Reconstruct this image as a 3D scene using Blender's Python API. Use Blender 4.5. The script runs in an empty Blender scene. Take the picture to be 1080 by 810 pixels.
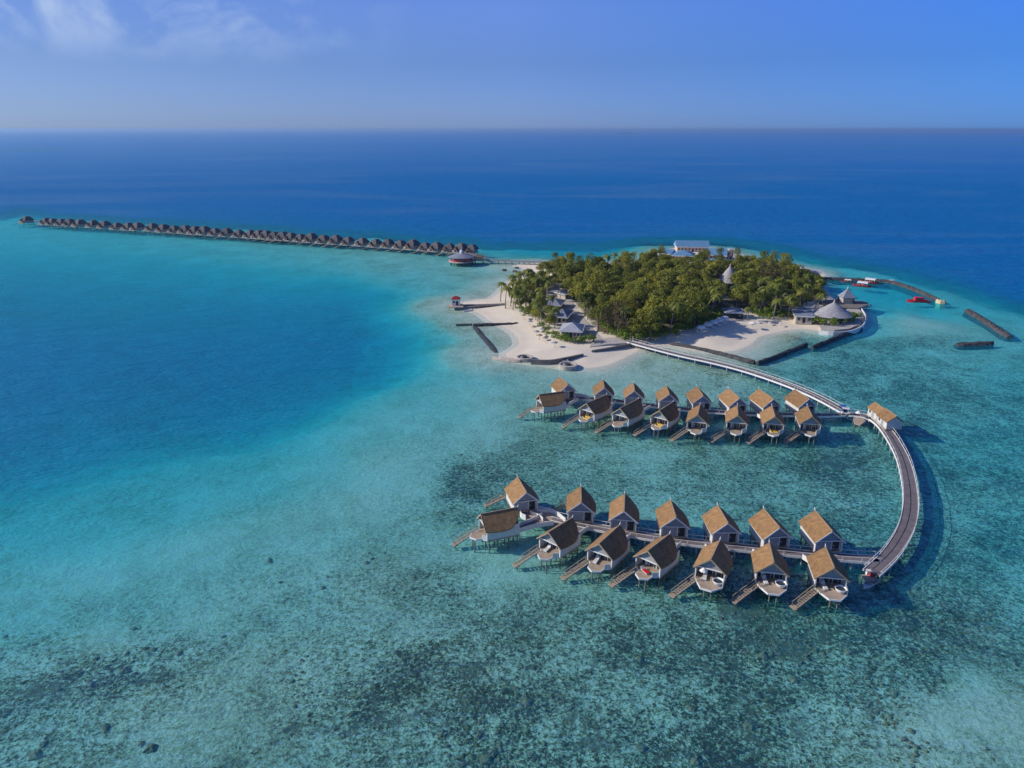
import bpy, math, random
import numpy as np
from mathutils import Vector, Matrix
R = math.radians
random.seed(7); np.random.seed(7)
S = bpy.context.scene
COL = S.collection

# ------------------------------------------------------------------ camera
CAM_H, FPX, TH = 80.0, 750.0, R(19.72)
cam_d = bpy.data.cameras.new('camera'); cam = bpy.data.objects.new('camera', cam_d); COL.objects.link(cam)
cam_d.sensor_width = 36; cam_d.lens = 36 * FPX / 1080
cam_d.clip_start = 1; cam_d.clip_end = 200000
cam.location = (0, 0, CAM_H); cam.rotation_euler = (math.pi / 2 - TH, 0, 0)
S.camera = cam
CT, ST = math.cos(TH), math.sin(TH)
def W(px, py, z=0.0):
    """where the photo's pixel meets the level z of the place"""
    u, v = (px - 540) / FPX, (405 - py) / FPX
    d = (u, CT + v * ST, -ST + v * CT)
    t = (z - CAM_H) / d[2]
    return Vector((d[0] * t, d[1] * t, z))

# ------------------------------------------------------------------ noise (numpy)
_P = np.random.RandomState(3).rand(256, 256)
def vnoise(x, y):
    xi, yi = np.floor(x).astype(int), np.floor(y).astype(int)
    fx, fy = x - xi, y - yi
    fx, fy = fx * fx * (3 - 2 * fx), fy * fy * (3 - 2 * fy)
    a, b = _P[xi & 255, yi & 255], _P[(xi + 1) & 255, yi & 255]
    c, d = _P[xi & 255, (yi + 1) & 255], _P[(xi + 1) & 255, (yi + 1) & 255]
    return (a * (1 - fx) + b * fx) * (1 - fy) + (c * (1 - fx) + d * fx) * fy
def fbm(x, y, n=4):
    s = 0; a = .5; t = 0
    for i in range(n):
        s = s + a * vnoise(x + 17.3 * i, y - 9.1 * i); t += a; x, y, a = x * 2.03, y * 2.03, a * .5
    return s / t

# ------------------------------------------------------------------ materials
def nodes(name):
    m = bpy.data.materials.new(name); m.use_nodes = True
    nt = m.node_tree; nt.nodes.clear()
    return m, nt
def N(nt, typ, ins=None, **kw):
    n = nt.nodes.new(typ)
    for k, v in kw.items(): setattr(n, k, v)
    for k, v in (ins or {}).items():
        s = n.inputs[k]
        if isinstance(v, bpy.types.NodeSocket): nt.links.new(v, s)
        else: s.default_value = v
    return n
def math_(nt, op, a, b=0.5, clamp=False):
    n = N(nt, 'ShaderNodeMath', {0: a, 1: b}, operation=op, use_clamp=clamp); return n.outputs[0]
def mixc(nt, f, a, b, mode='MIX'):
    n = N(nt, 'ShaderNodeMix', data_type='RGBA', blend_type=mode)
    for i, v in ((0, f), (6, a), (7, b)):
        if isinstance(v, bpy.types.NodeSocket): nt.links.new(v, n.inputs[i])
        else: n.inputs[i].default_value = v if i == 0 else (*v, 1)
    return n.outputs[2]
def ramp(nt, f, pts, interp='LINEAR'):
    n = N(nt, 'ShaderNodeValToRGB', {0: f}); e = n.color_ramp.elements; n.color_ramp.interpolation = interp
    while len(e) < len(pts): e.new(1)
    for x, (p, c) in zip(e, pts):
        x.position = p; x.color = (*c, 1) if len(c) == 3 else c
    return n.outputs[0]
def simple(name, col, rough=.7, var=.25, scale=2.0, metal=0, stripes=None, spec=.3, bump=0.0, stretch=(1, 1, 1), objvar=0.0):
    """a weathered paint/wood/stone: base colour with noise dirt, optional board stripes along an axis"""
    m, nt = nodes(name)
    tc = N(nt, 'ShaderNodeTexCoord')
    mp = N(nt, 'ShaderNodeMapping', {0: tc.outputs['Object'], 3: stretch})
    no = N(nt, 'ShaderNodeTexNoise', {'Vector': mp.outputs[0], 'Scale': scale, 'Detail': 5.0, 'Roughness': .65})
    d = tuple(c * (1 - var) for c in col); l = tuple(min(1, c * (1 + var)) for c in col)
    c = ramp(nt, no.outputs[0], [(.3, d), (.7, l)])
    if stripes:
        ax, per, dark = stripes
        sx = N(nt, 'ShaderNodeSeparateXYZ', {0: tc.outputs['Object']})
        fr = math_(nt, 'FRACT', math_(nt, 'MULTIPLY', sx.outputs[ax], 1.0 / per))
        ln = math_(nt, 'LESS_THAN', fr, .16)
        c = mixc(nt, math_(nt, 'MULTIPLY', ln, dark), c, tuple(x * .35 for x in col))
    if objvar:
        oi = N(nt, 'ShaderNodeObjectInfo')
        f = math_(nt, 'ADD', math_(nt, 'MULTIPLY', oi.outputs['Random'], objvar), 1 - objvar / 2)
        v = N(nt, 'ShaderNodeVectorMath', {0: c}, operation='SCALE'); nt.links.new(f, v.inputs['Scale']); c = v.outputs[0]
    b = N(nt, 'ShaderNodeBsdfPrincipled', {'Base Color': c, 'Roughness': rough, 'Metallic': metal, 'Specular IOR Level': spec})
    if bump:
        bp = N(nt, 'ShaderNodeBump', {'Height': no.outputs[0], 'Strength': .6, 'Distance': bump}); nt.links.new(bp.outputs[0], b.inputs['Normal'])
    o = N(nt, 'ShaderNodeOutputMaterial'); nt.links.new(b.outputs[0], o.inputs[0])
    return m

M = {}
M['shingle'] = simple('shingle', (.275, .16, .074), .95, .36, 1.1, stripes=(1, .45, .22), bump=.08, stretch=(1, 1, 1), objvar=.3)
M['ridge'] = simple('ridge_wood', (.36, .27, .18), .8, .2)
M['thatch_dark'] = simple('dark_thatch', (.125, .115, .118), .95, .4, 1.2, bump=.15, objvar=.25)
M['wall'] = simple('painted_boards', (.62, .60, .57), .7, .10, 1.2, stripes=(2, .3, .25))
M['white'] = simple('white_paint', (.74, .73, .71), .55, .08, 1.5)
M['grey_wall'] = simple('grey_boards', (.30, .33, .37), .7, .12, 1.0, stripes=(0, .5, .3))
M['deck'] = simple('weathered_decking', (.19, .165, .165), .85, .25, .8, stripes=(1, .5, .35))
M['walk'] = simple('walkway_boards', (.17, .145, .15), .85, .22, .5)
M['deck_warm'] = simple('warm_decking', (.42, .33, .25), .8, .2, 1.0, stripes=(0, .4, .3))
M['post'] = simple('piling', (.20, .18, .155), .9, .35, 2.0)
M['concrete_post'] = simple('concrete_piling', (.40, .39, .37), .9, .25, 2.0)
M['stair_wood'] = simple('stair_wood', (.36, .29, .22), .8, .25, 2.0)
M['tub'] = simple('glazed_tub', (.85, .85, .85), .2, .03, 1.0, spec=.5)
M['yellow'] = simple('yellow_fabric', (.80, .48, .03), .8, .1, 2)
M['red'] = simple('red_paint', (.62, .02, .03), .45, .12, 1)
M['dark_red'] = simple('dark_red_paint', (.30, .03, .03), .5, .2, 1)
M['blue'] = simple('blue_paint', (.03, .12, .45), .5, .15, 1)
M['metal_roof'] = simple('grey_metal_roof', (.24, .26, .31), .6, .15, .5, stripes=(0, .8, .25))
M['blue_roof'] = simple('blue_metal_roof', (.12, .26, .42), .7, .15, .4, stripes=(0, 1.0, .25))
M['pale_roof'] = simple('pale_metal_roof', (.38, .39, .43), .6, .15, .5, stripes=(0, .8, .25))
M['thatch_grey'] = simple('grey_thatch', (.34, .33, .34), .95, .25, .8, bump=.1)
M['peach'] = simple('peach_wall', (.62, .44, .33), .8, .12, .8)
M['dark'] = simple('dark_recess', (.03, .035, .04), .6, .2, 1)
M['stone'] = simple('stone_wall', (.46, .40, .34), .9, .25, .6, bump=.1)
M['rock'] = simple('breakwater_rock', (.068, .066, .070), .95, .5, .6, bump=.3)
M['rock_pale'] = simple('pale_rock', (.55, .47, .28), .95, .3, .6, bump=.3)
M['bark'] = simple('bark', (.17, .13, .10), .95, .3, 2)
M['palm_bark'] = simple('palm_bark', (.27, .23, .19), .95, .3, 2)
M['paving'] = simple('paving', (.45, .41, .37), .9, .15, .3)
def glass_mat():
    m, nt = nodes('window_glass')
    b = N(nt, 'ShaderNodeBsdfPrincipled', {'Base Color': (.05, .07, .09, 1), 'Roughness': .08, 'Specular IOR Level': .8})
    o = N(nt, 'ShaderNodeOutputMaterial'); nt.links.new(b.outputs[0], o.inputs[0]); return m
M['glass'] = glass_mat()
def leaf_mat(name, dark, light, trans=.25, rnd=.5):
    m, nt = nodes(name)
    oi = N(nt, 'ShaderNodeObjectInfo'); geo = N(nt, 'ShaderNodeNewGeometry')
    at = N(nt, 'ShaderNodeAttribute', attribute_name='shade')
    tc = N(nt, 'ShaderNodeTexCoord')
    no = N(nt, 'ShaderNodeTexNoise', {'Vector': tc.outputs['Object'], 'Scale': .35, 'Detail': 3.0})
    f = math_(nt, 'ADD', math_(nt, 'MULTIPLY', oi.outputs['Random'], rnd), math_(nt, 'MULTIPLY', geo.outputs['Random Per Island'], .35))
    f = math_(nt, 'ADD', f, math_(nt, 'MULTIPLY', math_(nt, 'SUBTRACT', no.outputs[0], .5), .8), True)
    c = mixc(nt, f, dark, light)
    d = N(nt, 'ShaderNodeBsdfPrincipled', {'Base Color': c, 'Roughness': .6, 'Specular IOR Level': .25})
    t = N(nt, 'ShaderNodeBsdfTranslucent', {'Color': mixc(nt, .5, c, light)})
    mx = N(nt, 'ShaderNodeMixShader', {0: trans, 1: d.outputs[0], 2: t.outputs[0]})
    o = N(nt, 'ShaderNodeOutputMaterial'); nt.links.new(mx.outputs[0], o.inputs[0]); return m
M['leaf'] = leaf_mat('broadleaf_foliage', (.060, .100, .013), (.34, .325, .045), .32, .75)
M['leaf_brown'] = leaf_mat('casuarina_foliage', (.085, .062, .030), (.165, .125, .060))
M['palm'] = leaf_mat('palm_foliage', (.085, .12, .018), (.32, .33, .06), .3)
M['hedge'] = leaf_mat('hedge_foliage', (.09, .15, .018), (.25, .34, .04))

# ------------------------------------------------------------------ mesh builder
class MB:
    def __init__(s): s.v = []; s.f = []
    def poly(s, pts):
        b = len(s.v); s.v += [tuple(p) for p in pts]; s.f.append(list(range(b, b + len(pts))))
    def box(s, c, d, rz=0.0, taper=1.0):
        b = len(s.v); cr, sr = math.cos(rz), math.sin(rz)
        for z in (-1, 1):
            k = taper if z > 0 else 1
            for x, y in ((-1, -1), (1, -1), (1, 1), (-1, 1)):
                X, Y = x * d[0] / 2 * k, y * d[1] / 2 * k
                s.v.append((c[0] + X * cr - Y * sr, c[1] + X * sr + Y * cr, c[2] + z * d[2] / 2))
        s.f += [[b + i for i in q] for q in ((3, 2, 1, 0), (4, 5, 6, 7), (0, 1, 5, 4), (1, 2, 6, 5), (2, 3, 7, 6), (3, 0, 4, 7))]
        return s
    def beam(s, a, b_, w, h):
        a, b_ = Vector(a), Vector(b_); d = (b_ - a)
        if d.length < 1e-6: return s
        d.normalize(); up = Vector((0, 0, 1)) if abs(d.z) < .95 else Vector((0, 1, 0))
        r = d.cross(up).normalized(); u = r.cross(d).normalized(); b = len(s.v)
        for p in (a, b_):
            for x, y in ((-1, -1), (1, -1), (1, 1), (-1, 1)):
                s.v.append(tuple(p + r * (x * w / 2) + u * (y * h / 2)))
        s.f += [[b + i for i in q] for q in ((0, 1, 2, 3), (7, 6, 5, 4), (0, 4, 5, 1), (1, 5, 6, 2), (2, 6, 7, 3), (3, 7, 4, 0))]
        return s
    def prism(s, pts, z0, z1):
        n = len(pts); b = len(s.v)
        s.v += [(p[0], p[1], z0) for p in pts] + [(p[0], p[1], z1) for p in pts]
        s.f.append([b + i for i in reversed(range(n))]); s.f.append([b + n + i for i in range(n)])
        for i in range(n): j = (i + 1) % n; s.f.append([b + i, b + j, b + n + j, b + n + i])
        return s
    def lathe(s, prof, c=(0, 0), n=20, cap=True, sx=1, sy=1):
        b = len(s.v)
        for r, z in prof:
            for i in range(n):
                a = 2 * math.pi * i / n; s.v.append((c[0] + r * sx * math.cos(a), c[1] + r * sy * math.sin(a), z))
        for k in range(len(prof) - 1):
            for i in range(n):
                j = (i + 1) % n; s.f.append([b + k * n + i, b + k * n + j, b + (k + 1) * n + j, b + (k + 1) * n + i])
        if cap: s.f.append([b + i for i in reversed(range(n))]); s.f.append([b + (len(prof) - 1) * n + i for i in range(n)])
        return s
    def tube(s, pts, rad, n=7):
        b = len(s.v); pts = [Vector(p) for p in pts]
        for i, p in enumerate(pts):
            d = (pts[min(i + 1, len(pts) - 1)] - pts[max(i - 1, 0)]).normalized()
            up = Vector((1, 0, 0)) if abs(d.z) > .7 else Vector((0, 0, 1))
            r = d.cross(up).normalized(); u = r.cross(d)
            rr = rad[i] if isinstance(rad, (list, tuple)) else rad
            for k in range(n):
                a = 2 * math.pi * k / n; s.v.append(tuple(p + (r * math.cos(a) + u * math.sin(a)) * rr))
        for i in range(len(pts) - 1):
            for k in range(n):
                j = (k + 1) % n; s.f.append([b + i * n + k, b + i * n + j, b + (i + 1) * n + j, b + (i + 1) * n + k])
        s.f.append([b + k for k in reversed(range(n))]); s.f.append([b + (len(pts) - 1) * n + k for k in range(n)])
        return s
    def mesh(s, name, mat, smooth=False):
        me = bpy.data.meshes.new(name); me.from_pydata(s.v, [], s.f); me.materials.append(mat); me.validate()
        if smooth: me.polygons.foreach_set('use_smooth', [True] * len(me.polygons))
        me.update(); return me
    def build(s, name, mat, parent=None, smooth=False):
        o = bpy.data.objects.new(name, s.mesh(name, mat, smooth)); COL.objects.link(o)
        if parent: o.parent = parent
        return o

def link(name, me, parent=None):
    o = bpy.data.objects.new(name, me); COL.objects.link(o)
    if parent: o.parent = parent
    return o
def tag(o, label=None, cat=None, group=None, kind=None):
    if label: o['label'] = label
    if cat: o['category'] = cat
    if group: o['group'] = group
    if kind: o['kind'] = kind
    return o
def thing(name, label, cat, loc, rz=0.0, group=None):
    o = bpy.data.objects.new(name, None); COL.objects.link(o); o.location = loc; o.rotation_euler = (0, 0, rz)
    o.empty_display_size = .5
    return tag(o, label, cat, group)
def copy_tree(o, parent=None):
    c = o.copy(); COL.objects.link(c)
    if parent: c.parent = parent
    for ch in list(o.children): copy_tree(ch, c)
    return c
ORD = ['', 'first', 'second', 'third', 'fourth', 'fifth', 'sixth', 'seventh', 'eighth', 'ninth', 'tenth', 'eleventh', 'twelfth', 'thirteenth',
       'fourteenth', 'fifteenth', 'sixteenth', 'seventeenth', 'eighteenth', 'nineteenth', 'twentieth', 'twenty-first', 'twenty-second', 'twenty-third',
       'twenty-fourth', 'twenty-fifth', 'twenty-sixth', 'twenty-seventh', 'twenty-eighth', 'twenty-ninth', 'thirtieth']
def smooth_line(pts, step=2.0):
    """Catmull-Rom through the points, resampled evenly"""
    P = [Vector(p) for p in pts]; P = [P[0] * 2 - P[1]] + P + [P[-1] * 2 - P[-2]]; out = []
    for i in range(1, len(P) - 2):
        for k in range(16):
            t = k / 16; a, b, c, d = P[i - 1:i + 3]
            out.append(.5 * ((2 * b) + (c - a) * t + (2 * a - 5 * b + 4 * c - d) * t * t + (3 * b - a - 3 * c + d) * t ** 3))
    out.append(P[-2]); res = [out[0]]; acc = 0
    for i in range(1, len(out)):
        acc += (out[i] - out[i - 1]).length
        if acc >= step: res.append(out[i]); acc = 0
    if (res[-1] - out[-1]).length > .1: res.append(out[-1])
    return res

# ------------------------------------------------------------------ sea floor, water and island
SHORE_PX = [(551, 280), (561, 284), (566, 290), (552, 294), (540, 300), (533, 309), (522, 316), (505, 318), (494, 321), (501, 325), (514, 330), (524, 337), (536, 342), (549, 349), (556, 357), (556, 365),
            (548, 371), (543, 375), (560, 379), (580, 381), (600, 384), (622, 385.5), (640, 381), (654, 375), (664, 369), (676, 364), (690, 362), (704, 361),
            (722, 364), (742, 367.5), (764, 367.5), (780, 362), (789, 355), (803, 350), (822, 346), (842, 344.5), (860, 347), (880, 348), (897, 347), (909, 341),
            (912, 332), (905, 323), (884, 317), (868, 307), (860, 298), (866, 291), (867, 289.5), (850, 284), (822, 279.5), (800, 276), (780, 270), (765, 265.5), (750, 262), (714, 262.5), (698, 270), (672, 277),
            (620, 280), (595, 281.5), (575, 279)]
SHORE = [(W(x, y).x, W(x, y).y) for x, y in SHORE_PX]
SHORE = [(p.x, p.y) for p in smooth_line([(x, y, 0) for x, y in SHORE + SHORE[:1]], 3.0)][:-1]
def shore_sd(x, y):
    """metres from the shoreline, negative on land"""
    x, y = np.asarray(x, float), np.asarray(y, float)
    best = np.full(x.shape, 1e18); ins = np.zeros(x.shape, bool); n = len(SHORE)
    for i in range(n):
        ax, ay = SHORE[i]; bx, by = SHORE[(i + 1) % n]; dx, dy = bx - ax, by - ay
        t = np.clip(((x - ax) * dx + (y - ay) * dy) / (dx * dx + dy * dy + 1e-9), 0, 1)
        best = np.minimum(best, (x - ax - t * dx) ** 2 + (y - ay - t * dy) ** 2)
        c = (ay > y) != (by > y)
        with np.errstate(divide='ignore', invalid='ignore'):
            ins ^= c & (x < (bx - ax) * (y - ay) / ((by - ay) or 1e-9) + ax)
    d = np.sqrt(best); return np.where(ins, -d, d)

# depths of the shelf alone; the lagoon basin and the open ocean are cut into it below
DEPTHS = [(-200, 240, 3), (0, 240, 3.4), (100, 248, 3.0), (200, 254, 2.6), (300, 262, 2.3), (400, 270, 2.1), (500, 280, 1.8), (560, 258, 7), (620, 256, 9), (700, 250, 8), (520, 262, 4.5), (540, 300, 1.6), (470, 300, 2.4), (460, 330, 2.6), (480, 360, 2.2), (510, 385, 1.9),
          (480, 400, 2.3), (520, 420, 1.9), (450, 430, 2.6), (560, 395, 1.5), (620, 395, 1.2), (680, 385, 1.2), (700, 372, 1.0), (740, 400, 1.6), (800, 415, 2.1), (850, 400, 2.6), (900, 380, 2.8), (960, 380, 3.0), (1000, 420, 3.0), (1060, 400, 3.6), (1060, 470, 3.6), (1150, 430, 4),
          (400, 450, 2.8), (330, 480, 3.0), (250, 500, 3.4), (150, 530, 3.6), (50, 550, 3.8), (-100, 570, 4), (450, 480, 2.3), (400, 530, 2.2), (300, 550, 2.5), (200, 580, 2.6), (100, 610, 2.7), (0, 630, 2.9), (-150, 680, 3), (300, 620, 2.2), (400, 620, 1.9), (100, 700, 2.0), (0, 740, 2.1), (200, 740, 1.8), (300, 720, 1.8),
          (450, 700, 1.8), (600, 700, 1.9), (750, 700, 2.0), (900, 700, 2.1), (1000, 680, 2.2), (1050, 760, 1.7), (1000, 780, 1.7), (0, 900, 1.7), (600, 900, 2), (1100, 900, 1.8), (550, 490, 2.0), (700, 495, 2.1), (850, 500, 2.3), (560, 455, 2.0), (700, 465, 2.1), (850, 470, 2.4), (600, 610, 1.9), (750, 625, 2.0), (900, 650, 2.3), (980, 560, 2.8), (1060, 560, 3.4), (1150, 650, 3.0),
          (760, 380, 1.2), (820, 362, 1.6), (870, 362, 2.6), (930, 362, 2.8), (990, 350, 2.6), (1040, 372, 3.2), (1080, 350, 3.4), (1020, 322, 4.2), (935, 340, 2.6), (960, 340, 1.7), (985, 342, 1.7), (890, 305, 7), (930, 308, 8), (950, 320, 7), (985, 322, 6.5), (925, 328, 5.5), (910, 345, 3.6), (880, 298, 4.5), (860, 279, 4.4), (800, 265, 4.6), (920, 288, 3.2), (1000, 305, 3.4)]
BASIN = [(-900, 262), (-300, 262), (-100, 258), (20, 254), (120, 262), (220, 272), (300, 282), (370, 292), (415, 305), (438, 325), (446, 350), (446, 375), (436, 392), (405, 404), (370, 418), (335, 436), (295, 452), (245, 464), (190, 476), (130, 492), (70, 510), (0, 528), (-150, 560), (-900, 700)]
OCEAN = [(-1500, 226), (-300, 226), (0, 227), (20, 224), (60, 228), (140, 233.5), (220, 238), (300, 243.5), (380, 248.5), (450, 254), (510, 258), (560, 258), (620, 257), (680, 256), (720, 252), (770, 257), (820, 264), (858, 272), (900, 280), (940, 287), (980, 295), (1020, 306), (1060, 320), (1100, 332), (1200, 356), (1700, 440), (2600, 440), (2600, 60), (-1500, 60)]
def poly_px(px, py, poly, ky):
    ins = in_poly(px, py, poly); best = np.full(px.shape, 1e18)
    for i in range(len(poly)):
        ax, ay = poly[i]; bx, by = poly[(i + 1) % len(poly)]; ay, by = ay * ky, by * ky; dx, dy = bx - ax, by - ay
        t = np.clip(((px - ax) * dx + (py * ky - ay) * dy) / (dx * dx + dy * dy + 1e-9), 0, 1); best = np.minimum(best, (px - ax - t * dx) ** 2 + (py * ky - ay - t * dy) ** 2)
    d = np.sqrt(best); return np.where(ins, d, -d)
REEF = [(0, 180, 0), (1000, 180, 0), (0, 400, 0), (300, 350, 0), (450, 380, .0), (420, 440, 0), (350, 480, 0), (380, 510, .02), (430, 490, .04), (300, 560, .03), (200, 570, 0), (100, 580, .02), (0, 620, .06), (200, 640, .1), (100, 660, .12), (250, 700, .16), (330, 640, .28), (280, 590, .2),
        (40, 720, .62), (100, 705, .60), (150, 690, .5), (190, 680, .4), (60, 760, .45), (10, 700, .45), (130, 745, .3), (220, 760, .12), (160, 780, .2), (320, 720, .35), (350, 700, .4), (380, 740, .52), (460, 700, .46), (500, 740, .58), (540, 690, .45), (420, 640, .25), (480, 620, .38),
        (560, 640, .32), (620, 640, .45), (680, 680, .52), (600, 760, .55), (700, 760, .62), (800, 640, .58), (760, 670, .62), (850, 700, .62), (900, 740, .62), (900, 660, .52), (960, 700, .5), (980, 640, .5), (1000, 760, .12), (1040, 720, .12), (1070, 770, .1), (1060, 680, .35), (950, 790, .4), (1000, 800, .3),
        (490, 520, .46), (510, 490, .46), (450, 520, .14), (560, 490, .36), (620, 480, .35), (700, 500, .38), (780, 500, .35), (860, 500, .48), (900, 540, .45), (800, 530, .35), (560, 600, .12), (620, 615, .2), (450, 570, .12), (500, 450, .12), (480, 420, 0), (560, 455, .22), (700, 460, .35), (800, 475, .4), (880, 480, .5),
        (960, 400, .45), (900, 380, .45), (1000, 460, .42), (1060, 500, .4), (1050, 580, .4), (1000, 540, .42), (1000, 358, .25), (960, 366, .35), (700, 400, .12), (640, 390, .0), (600, 395, .05), (800, 420, .35), (560, 395, .1), (760, 400, .3), (900, 310, 0), (940, 335, 0), (965, 340, 0), (1000, 340, 0), (780, 370, 0), (480, 330, .1), (480, 300, .1), (300, 262, .1), (500, 350, .1), (480, 372, .1), (0, 900, .3), (600, 900, .55), (1100, 900, .3)]
SLOPES = [(500, 300, .07), (540, 350, .06), (600, 400, .10), (650, 385, .09), (740, 375, .06), (770, 365, .05), (830, 352, .06), (860, 355, .12), (890, 352, .3), (909, 346, .7), (915, 334, 1.0), (908, 324, 1.0), (890, 317, 1.0), (870, 308, 1.0), (925, 335, .8), (905, 305, .8), (880, 300, .5), (930, 315, .4),
          (870, 285, .14), (820, 274, .13), (780, 262, .14), (720, 254, .16), (660, 262, .10), (600, 272, .09), (550, 272, .06)]
def idw(px, py, ctrl, s=9.0, p=1.75, ky=2.2, log=True):
    num = np.zeros(px.shape); den = np.zeros(px.shape)
    for cx, cy, v in ctrl:
        w = 1.0 / ((px - cx) ** 2 + ((py - cy) * ky) ** 2 + s * s) ** p
        num += w * (math.log(v) if log else v); den += w
    r = num / den
    return np.exp(r) if log else r
def to_px(x, y):
    d = np.maximum(y * CT + CAM_H * ST, 12.0)
    return np.clip(540 + FPX * x / d, -500, 1600), np.clip(405 - FPX * (y * ST - CAM_H * CT) / d, 100, 1000)
def sea_fields(x, y):
    px, py = to_px(x, y)
    nx = fbm(x * .03, y * .03, 4) - .5; ny = fbm(x * .03 + 50, y * .03, 4) - .5
    sc = 60 * np.clip((py - 150) / 300, .12, 1)
    px2, py2 = px + nx * sc * 1.2, py + ny * sc * .45
    d = idw(px2, py2, DEPTHS, s=14)
    w = np.clip((py - 250) / 250, 0, 1)
    q = poly_px(px2, py2, BASIN, 2.0)
    soft = 26 + 45 * np.clip((400 - px2) / 300, 0, 1)
    d = d + np.where(q > 0, 12.5 * (.55 + .45 * np.clip((py2 - 270) / 100, 0, 1)) * (1 - np.exp(-np.maximum(q, 0) / soft / 1.3)) + 2.6, 2.6 * np.exp(np.minimum(q, 0) / soft / 1.1))
    q = poly_px(px2, py2, OCEAN, 5.0)
    d = d + np.where(q > 0, 42 * (1 - np.exp(-np.maximum(q, 0) / 48)) + 2.2, 2.2 * np.exp(np.minimum(q, 0) / 16))
    # far shoals that show as pale streaks under the horizon
    for (cx, cy, wx, wy, dd) in ((40, 158, 60, 1.8, 4.5), (960, 154, 95, 1.2, 7), (1080, 152.5, 60, 1.0, 8)):
        k = np.exp(-((px - cx) / wx) ** 2 - ((py - cy + (px - cx) * .03) / wy) ** 2)
        d = d * (1 - k) + dd * k
    sd = shore_sd(x, y)
    e = np.maximum(sd, 0) * idw(px, py, SLOPES, s=10, p=2.0) * (1 + .5 * (fbm(x * .08, y * .08, 3) - .5))
    d = np.where(sd < 60, np.minimum(d, np.maximum(e, 0) + np.maximum(sd - 26, 0) * .25), d)
    r = idw(px2, py2, REEF, s=14, p=1.6, ky=1.6, log=False) 
    r = r * np.clip(sd / 12, 0, 1)
    return d, np.clip(r, 0, 1), sd
# rows and columns get coarser with distance from the shore of the photographer, out past the horizon
DEP = np.concatenate([np.arange(88, 62, -2.0), np.arange(62, 46, -.5), np.arange(46, 5.0, -.14), np.arange(5.0, .6, -.12), [.5, .42, .34, .26, .2, .15, .11, .08, .06]])
AZ = np.concatenate([np.arange(-180, -52, 8.0), np.arange(-52, -40, 1.0), np.arange(-40, 40.01, .24), np.arange(41, 52, 1.0), np.arange(52, 180.1, 8.0)])
AZ[0], AZ[-1] = -180, 180
def sea_mesh(name, zfun, mat, attrs):
    rr = CAM_H / np.tan(np.radians(DEP)); az = np.radians(AZ)
    X = rr[:, None] * np.sin(az)[None, :]; Y = rr[:, None] * np.cos(az)[None, :]
    nr, nc = X.shape
    co = np.stack([X, Y, zfun(X, Y)], -1).reshape(-1, 3)
    i, j = np.meshgrid(np.arange(nr - 1), np.arange(nc - 1), indexing='ij'); a = (i * nc + j).ravel()
    q = np.stack([a, a + nc, a + nc + 1, a + 1], -1)[:, ::-1]
    q = q[:, ::-1] if False else q
    me = bpy.data.meshes.new(name)
    me.vertices.add(len(co)); me.vertices.foreach_set('co', co.astype(np.float32).ravel())
    me.loops.add(q.size); me.loops.foreach_set('vertex_index', q.ravel().astype(np.int32))
    me.polygons.add(len(q)); me.polygons.foreach_set('loop_start', np.arange(0, q.size, 4, dtype=np.int32))
    me.update(calc_edges=True); me.validate()
    if me.polygons[len(q) // 2].normal.z < 0: me.flip_normals()
    me.polygons.foreach_set('use_smooth', [True] * len(me.polygons))
    for k, v in attrs(X, Y).items():
        at = me.attributes.new(k, 'FLOAT', 'POINT'); at.data.foreach_set('value', v.astype(np.float32).ravel())
    me.materials.append(mat)
    o = bpy.data.objects.new(name, me); COL.objects.link(o); return o

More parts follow.
